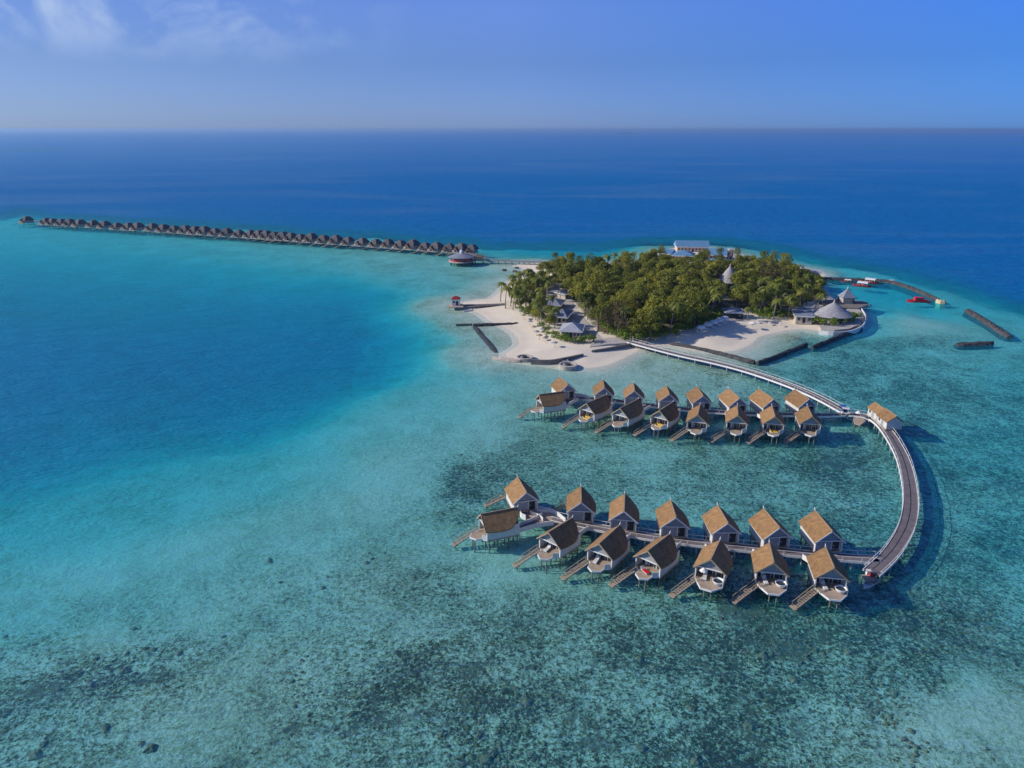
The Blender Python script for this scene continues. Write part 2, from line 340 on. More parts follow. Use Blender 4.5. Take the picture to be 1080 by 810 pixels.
def seabed_material():
    m, nt = nodes('reef_floor')
    tc = N(nt, 'ShaderNodeTexCoord'); P = tc.outputs['Object']
    reef = N(nt, 'ShaderNodeAttribute', attribute_name='reef').outputs['Fac']
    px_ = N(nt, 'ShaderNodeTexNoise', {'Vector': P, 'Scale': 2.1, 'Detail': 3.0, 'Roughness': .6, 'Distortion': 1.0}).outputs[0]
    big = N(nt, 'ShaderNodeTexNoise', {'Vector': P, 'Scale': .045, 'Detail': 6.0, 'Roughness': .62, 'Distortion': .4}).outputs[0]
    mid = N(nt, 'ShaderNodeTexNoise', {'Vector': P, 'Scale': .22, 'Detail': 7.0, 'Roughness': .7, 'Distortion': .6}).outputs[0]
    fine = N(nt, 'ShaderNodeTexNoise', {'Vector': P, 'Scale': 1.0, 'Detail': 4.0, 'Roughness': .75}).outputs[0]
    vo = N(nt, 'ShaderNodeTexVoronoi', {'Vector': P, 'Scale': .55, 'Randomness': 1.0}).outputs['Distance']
    # rubble cover rises with the reef field; fine speckle also paints in rippled light
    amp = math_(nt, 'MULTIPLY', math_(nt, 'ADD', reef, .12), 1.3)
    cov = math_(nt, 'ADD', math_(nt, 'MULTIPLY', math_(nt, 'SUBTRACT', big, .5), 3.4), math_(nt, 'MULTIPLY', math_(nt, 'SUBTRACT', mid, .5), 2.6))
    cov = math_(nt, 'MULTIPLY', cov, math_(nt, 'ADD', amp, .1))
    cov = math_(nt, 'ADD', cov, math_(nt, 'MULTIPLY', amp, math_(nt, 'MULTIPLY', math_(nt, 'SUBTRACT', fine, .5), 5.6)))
    cov = math_(nt, 'ADD', cov, math_(nt, 'MULTIPLY', amp, math_(nt, 'MULTIPLY', math_(nt, 'SUBTRACT', px_, .5), 5.4)))  # fine mottling: rubble plus refracted wave light put into the bed colour
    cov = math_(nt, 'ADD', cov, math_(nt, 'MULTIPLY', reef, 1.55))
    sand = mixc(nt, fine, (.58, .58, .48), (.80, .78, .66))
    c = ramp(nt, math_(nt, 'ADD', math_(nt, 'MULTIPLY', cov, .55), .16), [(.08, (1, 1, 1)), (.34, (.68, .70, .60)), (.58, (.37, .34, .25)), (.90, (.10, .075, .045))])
    c = mixc(nt, 1.0, sand, c, 'MULTIPLY')
    # coral heads: brown lumps where cover is dense
    lump = math_(nt, 'LESS_THAN', math_(nt, 'SUBTRACT', vo, math_(nt, 'MULTIPLY', math_(nt, 'SUBTRACT', mid, .5), 1.0)), .22)
    dense = math_(nt, 'GREATER_THAN', math_(nt, 'ADD', cov, math_(nt, 'MULTIPLY', math_(nt, 'SUBTRACT', big, .5), .8)), .72)
    c = mixc(nt, math_(nt, 'MULTIPLY', math_(nt, 'MULTIPLY', lump, dense), .8), c, (.075, .050, .028))
    th = N(nt, 'ShaderNodeTexNoise', {'Vector': P, 'Scale': .075, 'Detail': 8.0, 'Roughness': .72, 'Distortion': .8}).outputs[0]
    tf = N(nt, 'ShaderNodeMapRange', {0: math_(nt, 'ADD', th, math_(nt, 'MULTIPLY', reef, .30)), 1: .70, 2: .78}).outputs[0]
    c = mixc(nt, math_(nt, 'MULTIPLY', tf, .72), c, mixc(nt, ramp(nt, fine, [(.40, (0, 0, 0)), (.60, (1, 1, 1))]), (.060, .042, .026), (.27, .20, .13)))
    bp = N(nt, 'ShaderNodeBump', {'Height': math_(nt, 'ADD', mid, math_(nt, 'MULTIPLY', fine, .5)), 'Strength': .8, 'Distance': .5})
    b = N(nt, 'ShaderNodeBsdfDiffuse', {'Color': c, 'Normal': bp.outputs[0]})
    o = N(nt, 'ShaderNodeOutputMaterial'); nt.links.new(b.outputs[0], o.inputs[0]); return m
def water_material():
    m, nt = nodes('sea_water')
    tc = N(nt, 'ShaderNodeTexCoord'); P = tc.outputs['Object']
    d = N(nt, 'ShaderNodeAttribute', attribute_name='depth').outputs['Fac']
    def att(k): return math_(nt, 'POWER', 2.71828, math_(nt, 'MULTIPLY', d, -k))
    tr = N(nt, 'ShaderNodeCombineColor', {0: att(.29), 1: att(.073), 2: att(.051)}).outputs[0]
    # light scattered back by the water itself: more of it, and bluer, the deeper the water
    lo = math_(nt, 'MULTIPLY', d, 1 / 50.0)
    body = ramp(nt, lo, [(0.0, (.008, .30, .36)), (.06, (.006, .27, .36)), (.13, (.004, .235, .33)), (.28, (.002, .165, .275)), (.5, (.001, .165, .37)), (.88, (.0002, .155, .42))])
    slick = N(nt, 'ShaderNodeTexNoise', {'Vector': N(nt, 'ShaderNodeMapping', {0: P, 3: (.0016, .0045, 1)}).outputs[0], 'Scale': 1.0, 'Detail': 6.0, 'Roughness': .6, 'Distortion': 1.2}).outputs[0]  # pale slick streaks: their sky reflection is painted into the body colour
    body = mixc(nt, math_(nt, 'MULTIPLY', ramp(nt, slick, [(.48, (0, 0, 0)), (.66, (1, 1, 1))]), math_(nt, 'MULTIPLY', N(nt, 'ShaderNodeMapRange', {0: d, 1: 18.0, 2: 35.0}).outputs[0], .55)), body, (.07, .21, .43))
    bs = math_(nt, 'SUBTRACT', 1.0, math_(nt, 'POWER', 2.71828, math_(nt, 'MULTIPLY', math_(nt, 'MAXIMUM', math_(nt, 'SUBTRACT', d, 1.2), 0.03), -.17)))
    v = N(nt, 'ShaderNodeVectorMath', {0: body}, operation='SCALE'); nt.links.new(bs, v.inputs['Scale'])
    w1 = N(nt, 'ShaderNodeTexNoise', {'Vector': N(nt, 'ShaderNodeMapping', {0: P, 2: (0, 0, .35), 3: (.35, 1.0, 1)}).outputs[0], 'Scale': .16, 'Detail': 5.0, 'Roughness': .6, 'Distortion': .3}).outputs[0]
    w2 = N(nt, 'ShaderNodeTexNoise', {'Vector': N(nt, 'ShaderNodeMapping', {0: P, 2: (0, 0, -.2), 3: (.6, 1.0, 1)}).outputs[0], 'Scale': .9, 'Detail': 4.0, 'Roughness': .65, 'Distortion': .3}).outputs[0]
    h = math_(nt, 'ADD', math_(nt, 'MULTIPLY', w1, 1.6), math_(nt, 'MULTIPLY', w2, .5))
    bp = N(nt, 'ShaderNodeBump', {'Height': h, 'Strength': .9, 'Distance': 3.0})
    dif = N(nt, 'ShaderNodeBsdfDiffuse', {'Color': v.outputs[0], 'Normal': bp.outputs[0]})
    tp = N(nt, 'ShaderNodeBsdfTransparent', {'Color': tr})
    ad = N(nt, 'ShaderNodeAddShader', {0: dif.outputs[0], 1: tp.outputs[0]})
    bg_ = N(nt, 'ShaderNodeBump', {'Height': h, 'Strength': .35, 'Distance': 1.0})
    gl = N(nt, 'ShaderNodeBsdfGlossy', {'Color': (.62, .86, 1, 1), 'Roughness': .30, 'Normal': bg_.outputs[0]})
    fr = N(nt, 'ShaderNodeFresnel', {'IOR': 1.33, 'Normal': bp.outputs[0]})
    lw = N(nt, 'ShaderNodeLayerWeight', {'Blend': .5}).outputs['Facing']
    graz = N(nt, 'ShaderNodeMapRange', {0: lw, 1: .935, 2: .995, 3: 0.0, 4: .28}).outputs[0]
    f = math_(nt, 'ADD', math_(nt, 'MINIMUM', math_(nt, 'MULTIPLY', fr.outputs[0], .75), .17), graz)
    mx = N(nt, 'ShaderNodeMixShader', {0: f, 1: ad.outputs[0], 2: gl.outputs[0]})
    o = N(nt, 'ShaderNodeOutputMaterial'); nt.links.new(mx.outputs[0], o.inputs[0]); return m
def in_poly(x, y, poly):
    x, y = np.asarray(x, float), np.asarray(y, float); ins = np.zeros(x.shape, bool)
    for i in range(len(poly)):
        ax, ay = poly[i]; bx, by = poly[(i + 1) % len(poly)]
        if ay == by: continue
        ins ^= ((ay > y) != (by > y)) & (x < (bx - ax) * (y - ay) / (by - ay) + ax)
    return ins
_cache = {}
def fields(X, Y):
    k = X.shape
    if k not in _cache: _cache[k] = sea_fields(X, Y)
    return _cache[k]
def bed_z(X, Y):
    d, r, sd = fields(X, Y)
    z = -np.minimum(d, 20) * .48 - np.clip((7 - sd) / 7, 0, 1) * .9
    return z + r * (fbm(X * .35, Y * .35, 3) - .5) * .7 * (d < 6)
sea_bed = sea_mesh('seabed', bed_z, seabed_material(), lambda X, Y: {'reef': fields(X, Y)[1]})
tag(sea_bed, kind='structure')
water = sea_mesh('water', lambda X, Y: X * 0, water_material(), lambda X, Y: {'depth': fields(X, Y)[0]})
tag(water, kind='structure')

# coral mounds on the reef flat
def corals():
    rs = random.Random(5); m = MB(); spots = [(283, 586, 2.1), (295, 609, 1.2), (345, 604, 1.0), (340, 615, 1.6), (386, 589, .9), (140, 657, 1.5), (130, 702, 2.0), (157, 784, 2.3), (148, 779, 1.6), (110, 762, 2.0), (35, 790, 2.2), (44, 780, 1.8), (4, 664, 1.2), (5, 748, 1.4), (372, 748, 2.0), (392, 585, 1.3), (676, 782, 2.0), (735, 797, 2.0),
        (806, 686, 2.2), (838, 711, 2.2), (791, 760, 2.4), (896, 683, 2.2), (745, 672, 1.8), (780, 706, 1.2), (512, 795, 2.4), (520, 788, 2.0), (505, 770, 1.8), (555, 735, 2.2), (545, 722, 1.8), (980, 680, 1.6), (730, 742, 1.8), (955, 775, 1.4), (899, 531, 1.3), (894, 532, 1.1), (878, 514, 1.0), (1000, 540, 1.2), (60, 722, 1.6), (82, 706, 1.4), (95, 716, 1.6), (160, 680, 1.5), (188, 684, 1.3), (100, 690, 1.4), (675, 690, 1.8), (690, 700, 1.6), (600, 660, 1.4), (235, 666, 1.2), (950, 410, 1.2), (870, 392, 1.2)]
    U = np.array([rs.uniform(-60, 1140) for _ in range(26000)]); V = np.array([rs.uniform(455, 860) for _ in range(26000)])
    X = np.array([W(u, v).x for u, v in zip(U, V)]); Y = np.array([W(u, v).y for u, v in zip(U, V)])
    d, r, sd = sea_fields(X, Y); cl = fbm(X * .05 + 9, Y * .05, 4); k = 0
    for u, v, rr, c, dd in zip(U, V, r, cl, d):
        if dd < 3.4 and rr > .33 and c + rr * .35 > .70 + rs.random() * .10 and k < 1100: spots.append((u, v, rs.uniform(.25, .70) * (1.5 if rs.random() < .06 else 1))); k += 1
    pts = np.array([tuple(W(u, v).xy) for u, v, _ in spots]); D = sea_fields(pts[:, 0], pts[:, 1])[0]
    for (u, v, s), (x, y), dep in zip(spots, pts, D):
        s = s * .62 if s > .9 else s
        z0 = -dep * .48 - .25; n = 11; h = min(dep * .48 - .25, s * .30) ; b = len(m.v); el = rs.uniform(.6, 1.0); an = rs.random() * 3
        for q, (f, zz) in enumerate(((1.0, 0), (.86, .55), (.5, .9))):
            for i in range(n):
                a = 2 * math.pi * i / n; rr = s * .8 * f * rs.uniform(.55, 1.3); px_, py_ = rr * math.cos(a), rr * el * math.sin(a)
                m.v.append((x + px_ * math.cos(an) - py_ * math.sin(an), y + px_ * math.sin(an) + py_ * math.cos(an), z0 + (h + .25) * zz * rs.uniform(.85, 1.1)))
        m.v.append((x, y, z0 + (h + .25)))
        for q in range(2):
            for i in range(n): j = (i + 1) % n; m.f.append([b + q * n + i, b + q * n + j, b + q * n + n + j, b + q * n + n + i])
        for i in range(n): m.f.append([b + 2 * n + i, b + 2 * n + (i + 1) % n, b + 3 * n])
    o = m.build('coral', simple('coral_rock', (.24, .17, .10), .95, .6, 1.5), None, False); tag(o, kind='stuff')
corals()
# island ground
def sand_material():
    m, nt = nodes('coral_sand')
    tc = N(nt, 'ShaderNodeTexCoord'); P = tc.outputs['Object']
    n1 = N(nt, 'ShaderNodeTexNoise', {'Vector': P, 'Scale': .12, 'Detail': 6.0, 'Roughness': .6}).outputs[0]
    n2 = N(nt, 'ShaderNodeTexNoise', {'Vector': P, 'Scale': 1.5, 'Detail': 4.0}).outputs[0]
    lit = N(nt, 'ShaderNodeAttribute', attribute_name='litter').outputs['Fac']
    c = mixc(nt, n1, (.68, .58, .44), (.85, .76, .62))
    f = math_(nt, 'MULTIPLY', lit, ramp(nt, math_(nt, 'ADD', math_(nt, 'MULTIPLY', n1, .6), math_(nt, 'MULTIPLY', n2, .4)), [(.35, (0, 0, 0)), (.5, (1, 1, 1))]))
    c = mixc(nt, f, c, (.13, .115, .06))
    b = N(nt, 'ShaderNodeBsdfPrincipled', {'Base Color': c, 'Roughness': .9, 'Specular IOR Level': .1})
    bp = N(nt, 'ShaderNodeBump', {'Height': n2, 'Strength': .5, 'Distance': .2}); nt.links.new(bp.outputs[0], b.inputs['Normal'])
    o = N(nt, 'ShaderNodeOutputMaterial'); nt.links.new(b.outputs[0], o.inputs[0]); return m
def island():
    xs = [p[0] for p in SHORE]; ys = [p[1] for p in SHORE]; st = 1.6
    gx = np.arange(min(xs) - 24, max(xs) + 24, st); gy = np.arange(min(ys) - 24, max(ys) + 24, st)
    X, Y = np.meshgrid(gx, gy, indexing='ij'); sd = shore_sd(X, Y)
    n = fbm(X * .08, Y * .08, 3) - .5
    land = np.clip(-sd * .11, 0, 1.25) + n * .35 * np.clip(-sd / 10, 0, 1)
    dd = sea_fields(X, Y)[0]
    z = np.where(sd < 0, land + .02, -dd * .48 + .12 - .32 * np.clip((sd - 4) / 4, 0, 1))
    keep = sd < 8; idx = -np.ones(X.shape, int)
    cell = keep[:-1, :-1] & keep[1:, :-1] & keep[:-1, 1:] & keep[1:, 1:]
    use = np.zeros(X.shape, bool)
    for a, b in ((slice(None, -1), slice(None, -1)), (slice(1, None), slice(None, -1)), (slice(None, -1), slice(1, None)), (slice(1, None), slice(1, None))): use[a, b] |= cell
    idx[use] = np.arange(use.sum())
    co = np.stack([X[use], Y[use], z[use]], -1)
    q = np.stack([idx[:-1, :-1][cell], idx[1:, :-1][cell], idx[1:, 1:][cell], idx[:-1, 1:][cell]], -1)
    me = bpy.data.meshes.new('island_ground'); me.vertices.add(len(co)); me.vertices.foreach_set('co', co.astype(np.float32).ravel())
    me.loops.add(q.size); me.loops.foreach_set('vertex_index', q.ravel().astype(np.int32))
    me.polygons.add(len(q)); me.polygons.foreach_set('loop_start', np.arange(0, q.size, 4, dtype=np.int32)); me.update(calc_edges=True)
    me.polygons.foreach_set('use_smooth', [True] * len(q))
    at = me.attributes.new('litter', 'FLOAT', 'POINT')
    px, py = to_px(co[:, 0], co[:, 1]); lit = np.zeros(len(co))
    inside = in_poly(px, py, WOOD)
    lit[inside] = 1.0
    at.data.foreach_set('value', lit.astype(np.float32)); me.materials.append(sand_material())
    o = bpy.data.objects.new('island_ground', me); COL.objects.link(o); tag(o, kind='structure')
WOOD = [(588, 297), (600, 285), (640, 284), (686, 281), (704, 283), (740, 288), (775, 288), (800, 284), (826, 288), (836, 296), (862, 304), (867, 318), (848, 322), (838, 336), (806, 336), (790, 331), (762, 333), (742, 342), (716, 352),
        (690, 358), (655, 358), (634, 354), (624, 344), (613, 329), (601, 317), (592, 306)]
island()
LAND = 1.2   # height of the flat ground

# ------------------------------------------------------------------ walkways on piles
DK = 1.75       # deck level
def offset_line(L, w):
    out = []
    for i, p in enumerate(L):
        d = (L[min(i + 1, len(L) - 1)] - L[max(i - 1, 0)]).normalized(); out.append(p + Vector((d.y, -d.x, 0)) * w)
    return out
def strip(mb, A, B, z0, z1):
    """solid band between two lines"""
    n = len(A); b = len(mb.v)
    for p, q in zip(A, B): mb.v += [(p.x, p.y, z0), (q.x, q.y, z0), (q.x, q.y, z1), (p.x, p.y, z1)]
    for i in range(n - 1):
        for k in range(4):
            l = (k + 1) % 4; mb.f.append([b + i * 4 + k, b + i * 4 + l, b + i * 4 + 4 + l, b + i * 4 + 4 + k])
    mb.f.append([b, b + 3, b + 2, b + 1]); e = b + (n - 1) * 4; mb.f.append([e, e + 1, e + 2, e + 3])
WALKS = []
def walkway(px, width, label, name='walkway', post_step=3.2, rail=True, z=DK, rail_mat='white', deck_mat='walk', rail_h=.95, group=None, cat='walkway', extra=0.0):
    L = smooth_line([W(x, y, z) for x, y in px], 1.6)
    t = thing(name, label, cat, (L[0].x, L[0].y, 0), group=group); o = Vector((L[0].x, L[0].y, 0)); L = [p - o for p in L]
    WALKS.append([p + o for p in L])
    hw = width / 2
    m = MB(); strip(m, offset_line(L, -hw), offset_line(L, hw), z - .18, z); m.build('deck', M[deck_mat], t)
    for s in (-1, 1):
        m = MB(); strip(m, offset_line(L, s * (hw + .003)), offset_line(L, s * (hw + .12)), z - .4, z + .12); m.build('edge_beam', M[rail_mat], t)
        if rail:
            m = MB(); E = offset_line(L, s * (hw + .08)); strip(m, offset_line(L, s * (hw + .02)), offset_line(L, s * (hw + .11)), z + rail_h - .06, z + rail_h)
            for i in range(0, len(E), 2): m.beam((E[i].x, E[i].y, z + .13), (E[i].x, E[i].y, z + rail_h - .07), .07, .07)
            m.build('railing', M[rail_mat], t)
    # piles
    acc = 0; k = 0; first = None
    for i in range(1, len(L)):
        acc += (L[i] - L[i - 1]).length
        if acc >= post_step and k < 98:
            acc = 0
            for s in (-1, 1):
                p = offset_line(L, s * (hw - .25))[i]
                if first is None:
                    mm = MB(); mm.lathe([(.17, -3.6), (.17, z - .19)], n=8); first = mm.mesh('pile', M['concrete_post'])
                q = link('pile', first, t); q.location = (p.x, p.y, 0); k += 1
    return t
walkway([(664, 360), (690, 367), (720, 374.5), (750, 381), (780, 388.5), (806, 396.5), (830, 405), (851, 413.5), (868, 421.5), (882, 429), (893, 435)], 3.1,
        'long straight footbridge with white rails running from the sandy island out to the reef villas', 'footbridge', 4.4, cat='footbridge')
walkway([(894, 436), (906, 437.5), (918, 440), (929, 447), (938, 458), (946, 471), (953, 486), (957.5, 503), (960, 520), (960, 538), (956, 556), (948, 572), (938, 586), (928, 596), (919, 604)], 2.9,
        'wide curved walkway sweeping past the twin service huts down to the nearest villa row', 'curved_walkway', 3.4)
walkway([(890, 436.8), (868, 437.5), (840, 437), (806, 436.3), (772, 435), (735, 432.5), (700, 429), (668, 425), (640, 421.5), (620, 420), (604, 419.5)], 2.2,
        'narrow walkway linking the sixteen small villas of the farther reef row', 'row_walkway', 4.4)
walkway([(926, 589.5), (905, 588.8), (878, 586.5), (845, 583.5), (805, 579.5), (765, 575.5), (725, 571), (690, 566.5), (655, 560.5), (622, 554.5), (598, 549.5), (583, 546)], 2.3,
        'narrow walkway linking the fourteen large villas of the nearest row', 'row_walkway', 3.6)
# crescent landing where the near row ends
def crescent(pts, c, label):
    P = [W(x, y, DK) for x, y in pts]; o = P[0].copy(); o.z = 0; t = thing('landing_deck', label, 'deck', o)
    L = smooth_line(P, 1.0); m = MB(); m.prism([(p.x - o.x, p.y - o.y) for p in L[:-1]], DK - .2, DK - .01); m.build('deck', M['deck_warm'], t)
    m = MB(); Lo = [p - o for p in L[:len(L) * 2 // 3]]; strip(m, Lo, offset_line(Lo, .15), DK - .4, DK + .9); m.build('parapet', M['white'], t)
    for k in range(6):
        p = L[k * len(L) // 6] * .8 + c * .2 - o
        mm = MB(); mm.lathe([(.15, -3), (.15, DK - .21)], (p.x, p.y), 8); mm.build('pile', M['concrete_post'], t)
crescent([(596, 551), (590, 545.5), (582, 541), (570, 538.2), (556, 538.5), (549, 541), (552, 546), (566, 549), (582, 551), (596, 551)], W(574, 545, DK), 'crescent shaped landing deck with white parapet at the western end of the nearest villa row')
crescent([(622, 421), (614, 418.5), (604, 417.5), (596, 418.5), (597, 421), (606, 422.2), (622, 421)], W(606, 420, DK), 'small landing deck at the western end of the farther villa row')

# ------------------------------------------------------------------ overwater villas
def nearest_walk(p):
    best = None
    for L in WALKS[2:4] + WALKS[1:2]:
        for i, q in enumerate(L):
            d = (q.xy - p.xy).length
            if best is None or d < best[0]: best = (d, q, (L[min(i + 1, len(L) - 1)] - L[max(i - 1, 0)]).normalized())
    return best
def slope(mb, sx_, w, y0, y1, ze, zr, th, bulge=0.0, n=9):
    """one roof slope; the eave bows outwards when bulge > 0 and its far corner is rounded off"""
    b = len(mb.v); drop = (zr - ze) / w
    for i in range(n):
        t = i / (n - 1); y = y0 + (y1 - y0) * t
        ww = w
        if bulge: ww = w * (1 + bulge * math.sin(math.pi * min(1, t * 1.15)) - (0.62 * max(0, (t - .62) / .38) ** 2.2))
        zz = zr - drop * ww
        for X, Z in ((.0, zr), (sx_ * ww, zz), (sx_ * ww, zz - th), (.0, zr - th * 1.15)): mb.v.append((X, y, Z))
    for i in range(n - 1):
        for k in range(4):
            l = (k + 1) % 4; mb.f.append([b + i * 4 + k, b + i * 4 + l, b + i * 4 + 4 + l, b + i * 4 + 4 + k])
    mb.f.append([b, b + 3, b + 2, b + 1]); e = b + (n - 1) * 4; mb.f.append([e, e + 1, e + 2, e + 3])
ZF, ZE, ZR = 2.25, 4.85, 7.0
def gable_poly(w, z0, ze, zr): return [(-w, z0), (w, z0), (w, ze), (0, zr), (-w, ze)]
def gable_wall(mb, y, w, z0, ze, zr, th=.15):
    P = gable_poly(w, z0, ze, zr); b = len(mb.v)
    mb.v += [(x, y - th / 2, z) for x, z in P] + [(x, y + th / 2, z) for x, z in P]; n = 5
    mb.f += [[b + i for i in range(n)], [b + n + i for i in reversed(range(n))]] + [[b + (i + 1) % n, b + i, b + n + i, b + n + (i + 1) % n] for i in range(n)]
POST_ME = None
def villa(F, B, kind, label, group, stair=True, deck_yellow=False, tub=False, zr=ZR, wscale=1.0, lmul=1.0, side=False):
    global POST_ME
    f, b = W(*F, zr), W(*B, zr); mid = (f + b) / 2; d = (f - b); L = max(6.4, min(9.5, d.length)) * lmul; ang = math.atan2(d.y, d.x) + math.pi / 2   # local -Y runs to the front
    t = thing('overwater_villa', label, 'villa', (mid.x, mid.y, 0), ang, group)
    w = 2.6 * wscale; rw = w + .42; hl = L / 2 - .5; pitch = (ZR - ZE) / 2.6
    ze = zr - pitch * w; zf = ze - 2.55
    # roof: two slopes, the shaded one bowed
    roof = MB(); slope(roof, -1, rw, -L / 2, L / 2, zr - pitch * rw, zr, .22); slope(roof, 1, rw, -L / 2, L / 2, zr - pitch * rw, zr, .22, .09)
    ro = roof.build('roof', M['shingle'], t)
    m = MB(); m.beam((0, -L / 2 - .06, zr + .05), (0, L / 2 + .05, zr + .05), .2, .12); m.build('ridge_cap', M['ridge'], ro)
    m = MB(); m.tube([(0, L / 2 - .1, zr), (0, L / 2 + .25, zr + .55)], [.11, .06], 6); m.build('finial', M['white'], ro)
    for s in (-1, 1):
        m = MB(); yy = -L / 2 - .04; m.beam((s * .04, yy, zr - .16), (s * (rw - .02), yy, zr - pitch * rw - .14), .08, .26); m.build('bargeboard', M['white'] if kind == 'back' else M['ridge'], ro)
    # walls
    wl = MB(); off = pitch * .075 + .25
    for s in (-1, 1): wl.box((s * w, 0 if kind == 'back' else .0, (zf + ze - .1) / 2), (.16, 2 * hl, ze - .1 - zf))
    gable_wall(wl, hl - .08, w - .083, zf, ze - off, zr - off)
    fy = -hl + (.35 if kind == 'back' else 1.9)
    gable_wall(wl, fy, w - .083, zf, ze - off, zr - off)
    wo = wl.build('wall', M['wall'], t)
    fl = MB(); fl.box((0, 0, zf - .15), (2 * w + .3, 2 * hl + .1, .3)); fl.build('floor', M['deck_warm'], t)
    # front gable above the portal
    m = MB(); P = [(-w + .09, ze - .28), (w - .09, ze - .28), (0, zr - off - .02)]; b0 = len(m.v)
    m.v += [(x, -hl + .12, z) for x, z in P] + [(x, -hl + .24, z) for x, z in P]; m.f += [[0, 1, 2], [5, 4, 3], [1, 0, 3, 4], [2, 1, 4, 5], [0, 2, 5, 3]]
    m.build('gable_panel', M['grey_wall'] , wo)
    pt = MB(); pt.box((0, -hl - .06, ze - .28), (2 * w + .1, .16, .2))
    for s in (-1, 1): pt.box((s * (w - .03), -hl - .06, (zf + ze - .38) / 2), (.2, .16, ze - .38 - zf))
    pt.build('portal_frame', M['white'], wo)
    if kind == 'back':
        m = MB(); m.box((-.8, fy - .1, zf + 1.15), (2.7, .06, 2.1)); m.build('panel', M['grey_wall'], wo)
        m = MB(); m.box((1.5, fy - .11, zf + 1.1), (1.3, .07, 2.2)); dr = m.build('door', M['dark'], t)
        m = MB(); m.box((1.05, fy - .17, zf + 1.05), (.06, .06, .3)); m.build('handle', M['white'], dr)
    else:
        for s in (-1, 0, 1):
            m = MB(); x = s * (w * .6); m.box((x, fy - .12, zf + 1.12), (w * .54, .06, 2.1)); gl = m.build('window', M['glass'], t)
            m = MB()
            for q in (-1, 1): m.box((x + q * w * .29, fy - .13, zf + 1.12), (.12, .12, 2.24))
            m.box((x, fy - .13, zf + 2.26), (w * .58 - .13, .12, .12)); m.box((x + .2, fy - .175, zf + 1.1), (.06, .05, 2.1)); m.build('frame', M['white'], gl)
        m = MB(); m.box((-w * .5, fy - .35, zf + 1.0), (.5, .08, 1.9)); m.build('curtain', M['white'], t)
    # porch deck towards the water, cut back at the corners
    sgn = -1 if kind == 'front' else 1
    y0 = sgn * (hl + .06)
    pts = [(-w, y0), (w, y0), (w + .05, y0 + sgn * 1.2), (w * .45, y0 + sgn * 3.1), (-w * .30, y0 + sgn * 3.1), (-w * .75, y0 + sgn * 1.3)]
    if kind == 'front' and not tub: pts = [(-w * .9, y0), (w * .9, y0), (w * .56, y0 - .8), (w * .52, y0 - 2.0), (0, y0 - 2.9), (-w * .52, y0 - 2.0), (-w * .56, y0 - .8)]
    if sgn > 0: pts = pts[::-1] if True else pts
    if kind == 'front': pts = pts[::-1]
    m = MB(); m.prism(pts, zf - .22, zf - .03); dk = m.build('terrace', M['deck_warm'], t)
    m = MB(); P3 = [Vector((x, y, 0)) for x, y in pts]; n = len(P3)
    for i in range(n):
        a, c = P3[i], P3[(i + 1) % n]
        if abs(a.y - y0) < .01 and abs(c.y - y0) < .01: continue
        m.beam((a.x, a.y, zf - .18), (c.x, c.y, zf - .18), .12, .34)
    m.build('edge_beam', M['white'], dk)
    if kind == 'front' :
        # low privacy wall round the east side of the terrace
        m = MB(); a, c = ((w, y0), (w + .05, y0 - 1.2)) if tub else ((w * .9, y0), (w * .56, y0 - .8)); m.beam((a[0], a[1], zf + .42), (c[0], c[1], zf + .42), .14, .9); m.build('parapet', M['wall'], dk)
    # stair down to the lagoon, always to the west
    if stair:
        sdw = Vector((-.90, -.44, 0)) if kind == 'front' else Vector((-.96, -.12, 0))
        sdl = Matrix.Rotation(-ang, 3, 'Z') @ sdw
        st = Vector((-w * .85, -hl - .5, 0)) if kind == 'front' else Vector((-w + .1, hl + .9, 0))
        ln = 5.0 if kind == 'front' else 4.4
        n_ = Vector((-sdl.y, sdl.x, 0)); st = st + sdl * .2; en = st + sdl * ln
        a = Vector((st.x, st.y, zf - .1)); e = Vector((en.x, en.y, .15))
        m = MB()
        for s in (-1, 1): m.beam(a + n_ * s * .55, e + n_ * s * .55, .12, .22)
        for i in range(11):
            p = a.lerp(e, (i + .3) / 11); m.beam(p - n_ * .5, p + n_ * .5, .34, .06)
        so = m.build('stair', M['stair_wood'], t)
        for s in (-1, 1):
            m = MB(); h = Vector((0, 0, .85)); m.beam(a + n_ * s * .55 + h, e + n_ * s * .55 + h, .09, .09)
            for i in range(4):
                p = a.lerp(e, i / 3.0) + n_ * s * .55; m.beam(p, p + h, .08, .08)
            m.build('handrail', M['ridge'], so)
        m = MB(); m.beam(e - n_ * .7 + Vector((0, 0, -.05)), e + n_ * .7 + Vector((0, 0, -.05)), 1.0, .12); m.build('landing', M['stair_wood'], so)
        for s in (-1, 1):
            q = e + n_ * s * .5; m = MB(); m.box((q.x, q.y, -1.3), (.14, .14, 2.5)); m.build('post', M['post'], so)
    # piles
    if POST_ME is None: POST_ME = MB().lathe([(.13, -3.0), (.13, 1.72)], n=7).mesh('pile', M['post'])
    ys = [-hl + .4, -hl * .33, hl * .33, hl - .4]
    for y in ys:
        for x in (-w + .3, 0, w - .3):
            q = link('pile', POST_ME, t); q.location = (x, y, (zf - .3) - 1.72)
    for x in ((-w * .1, w * .38)):
        q = link('pile', POST_ME, t); q.location = (x, y0 + sgn * 2.2, (zf - .24) - 1.72)
    m = MB()
    for y0_, y1_ in zip(ys[:-1], ys[1:]):
        m = MB(); m.beam((w - .3, y0_, -.2), (w - .3, y1_, zf - .4), .1, .1); m.build('brace', M['post'], t)
        m = MB(); m.beam((-w + .3, y1_, -.2), (-w + .3, y0_, zf - .4), .1, .1); m.build('brace', M['post'], t)
    # entry ramp to the row's walkway
    ent = Vector((w * .55, -hl - .1, 0)) if kind == 'back' else Vector((0, hl + .1, 0))
    if side: ent = None
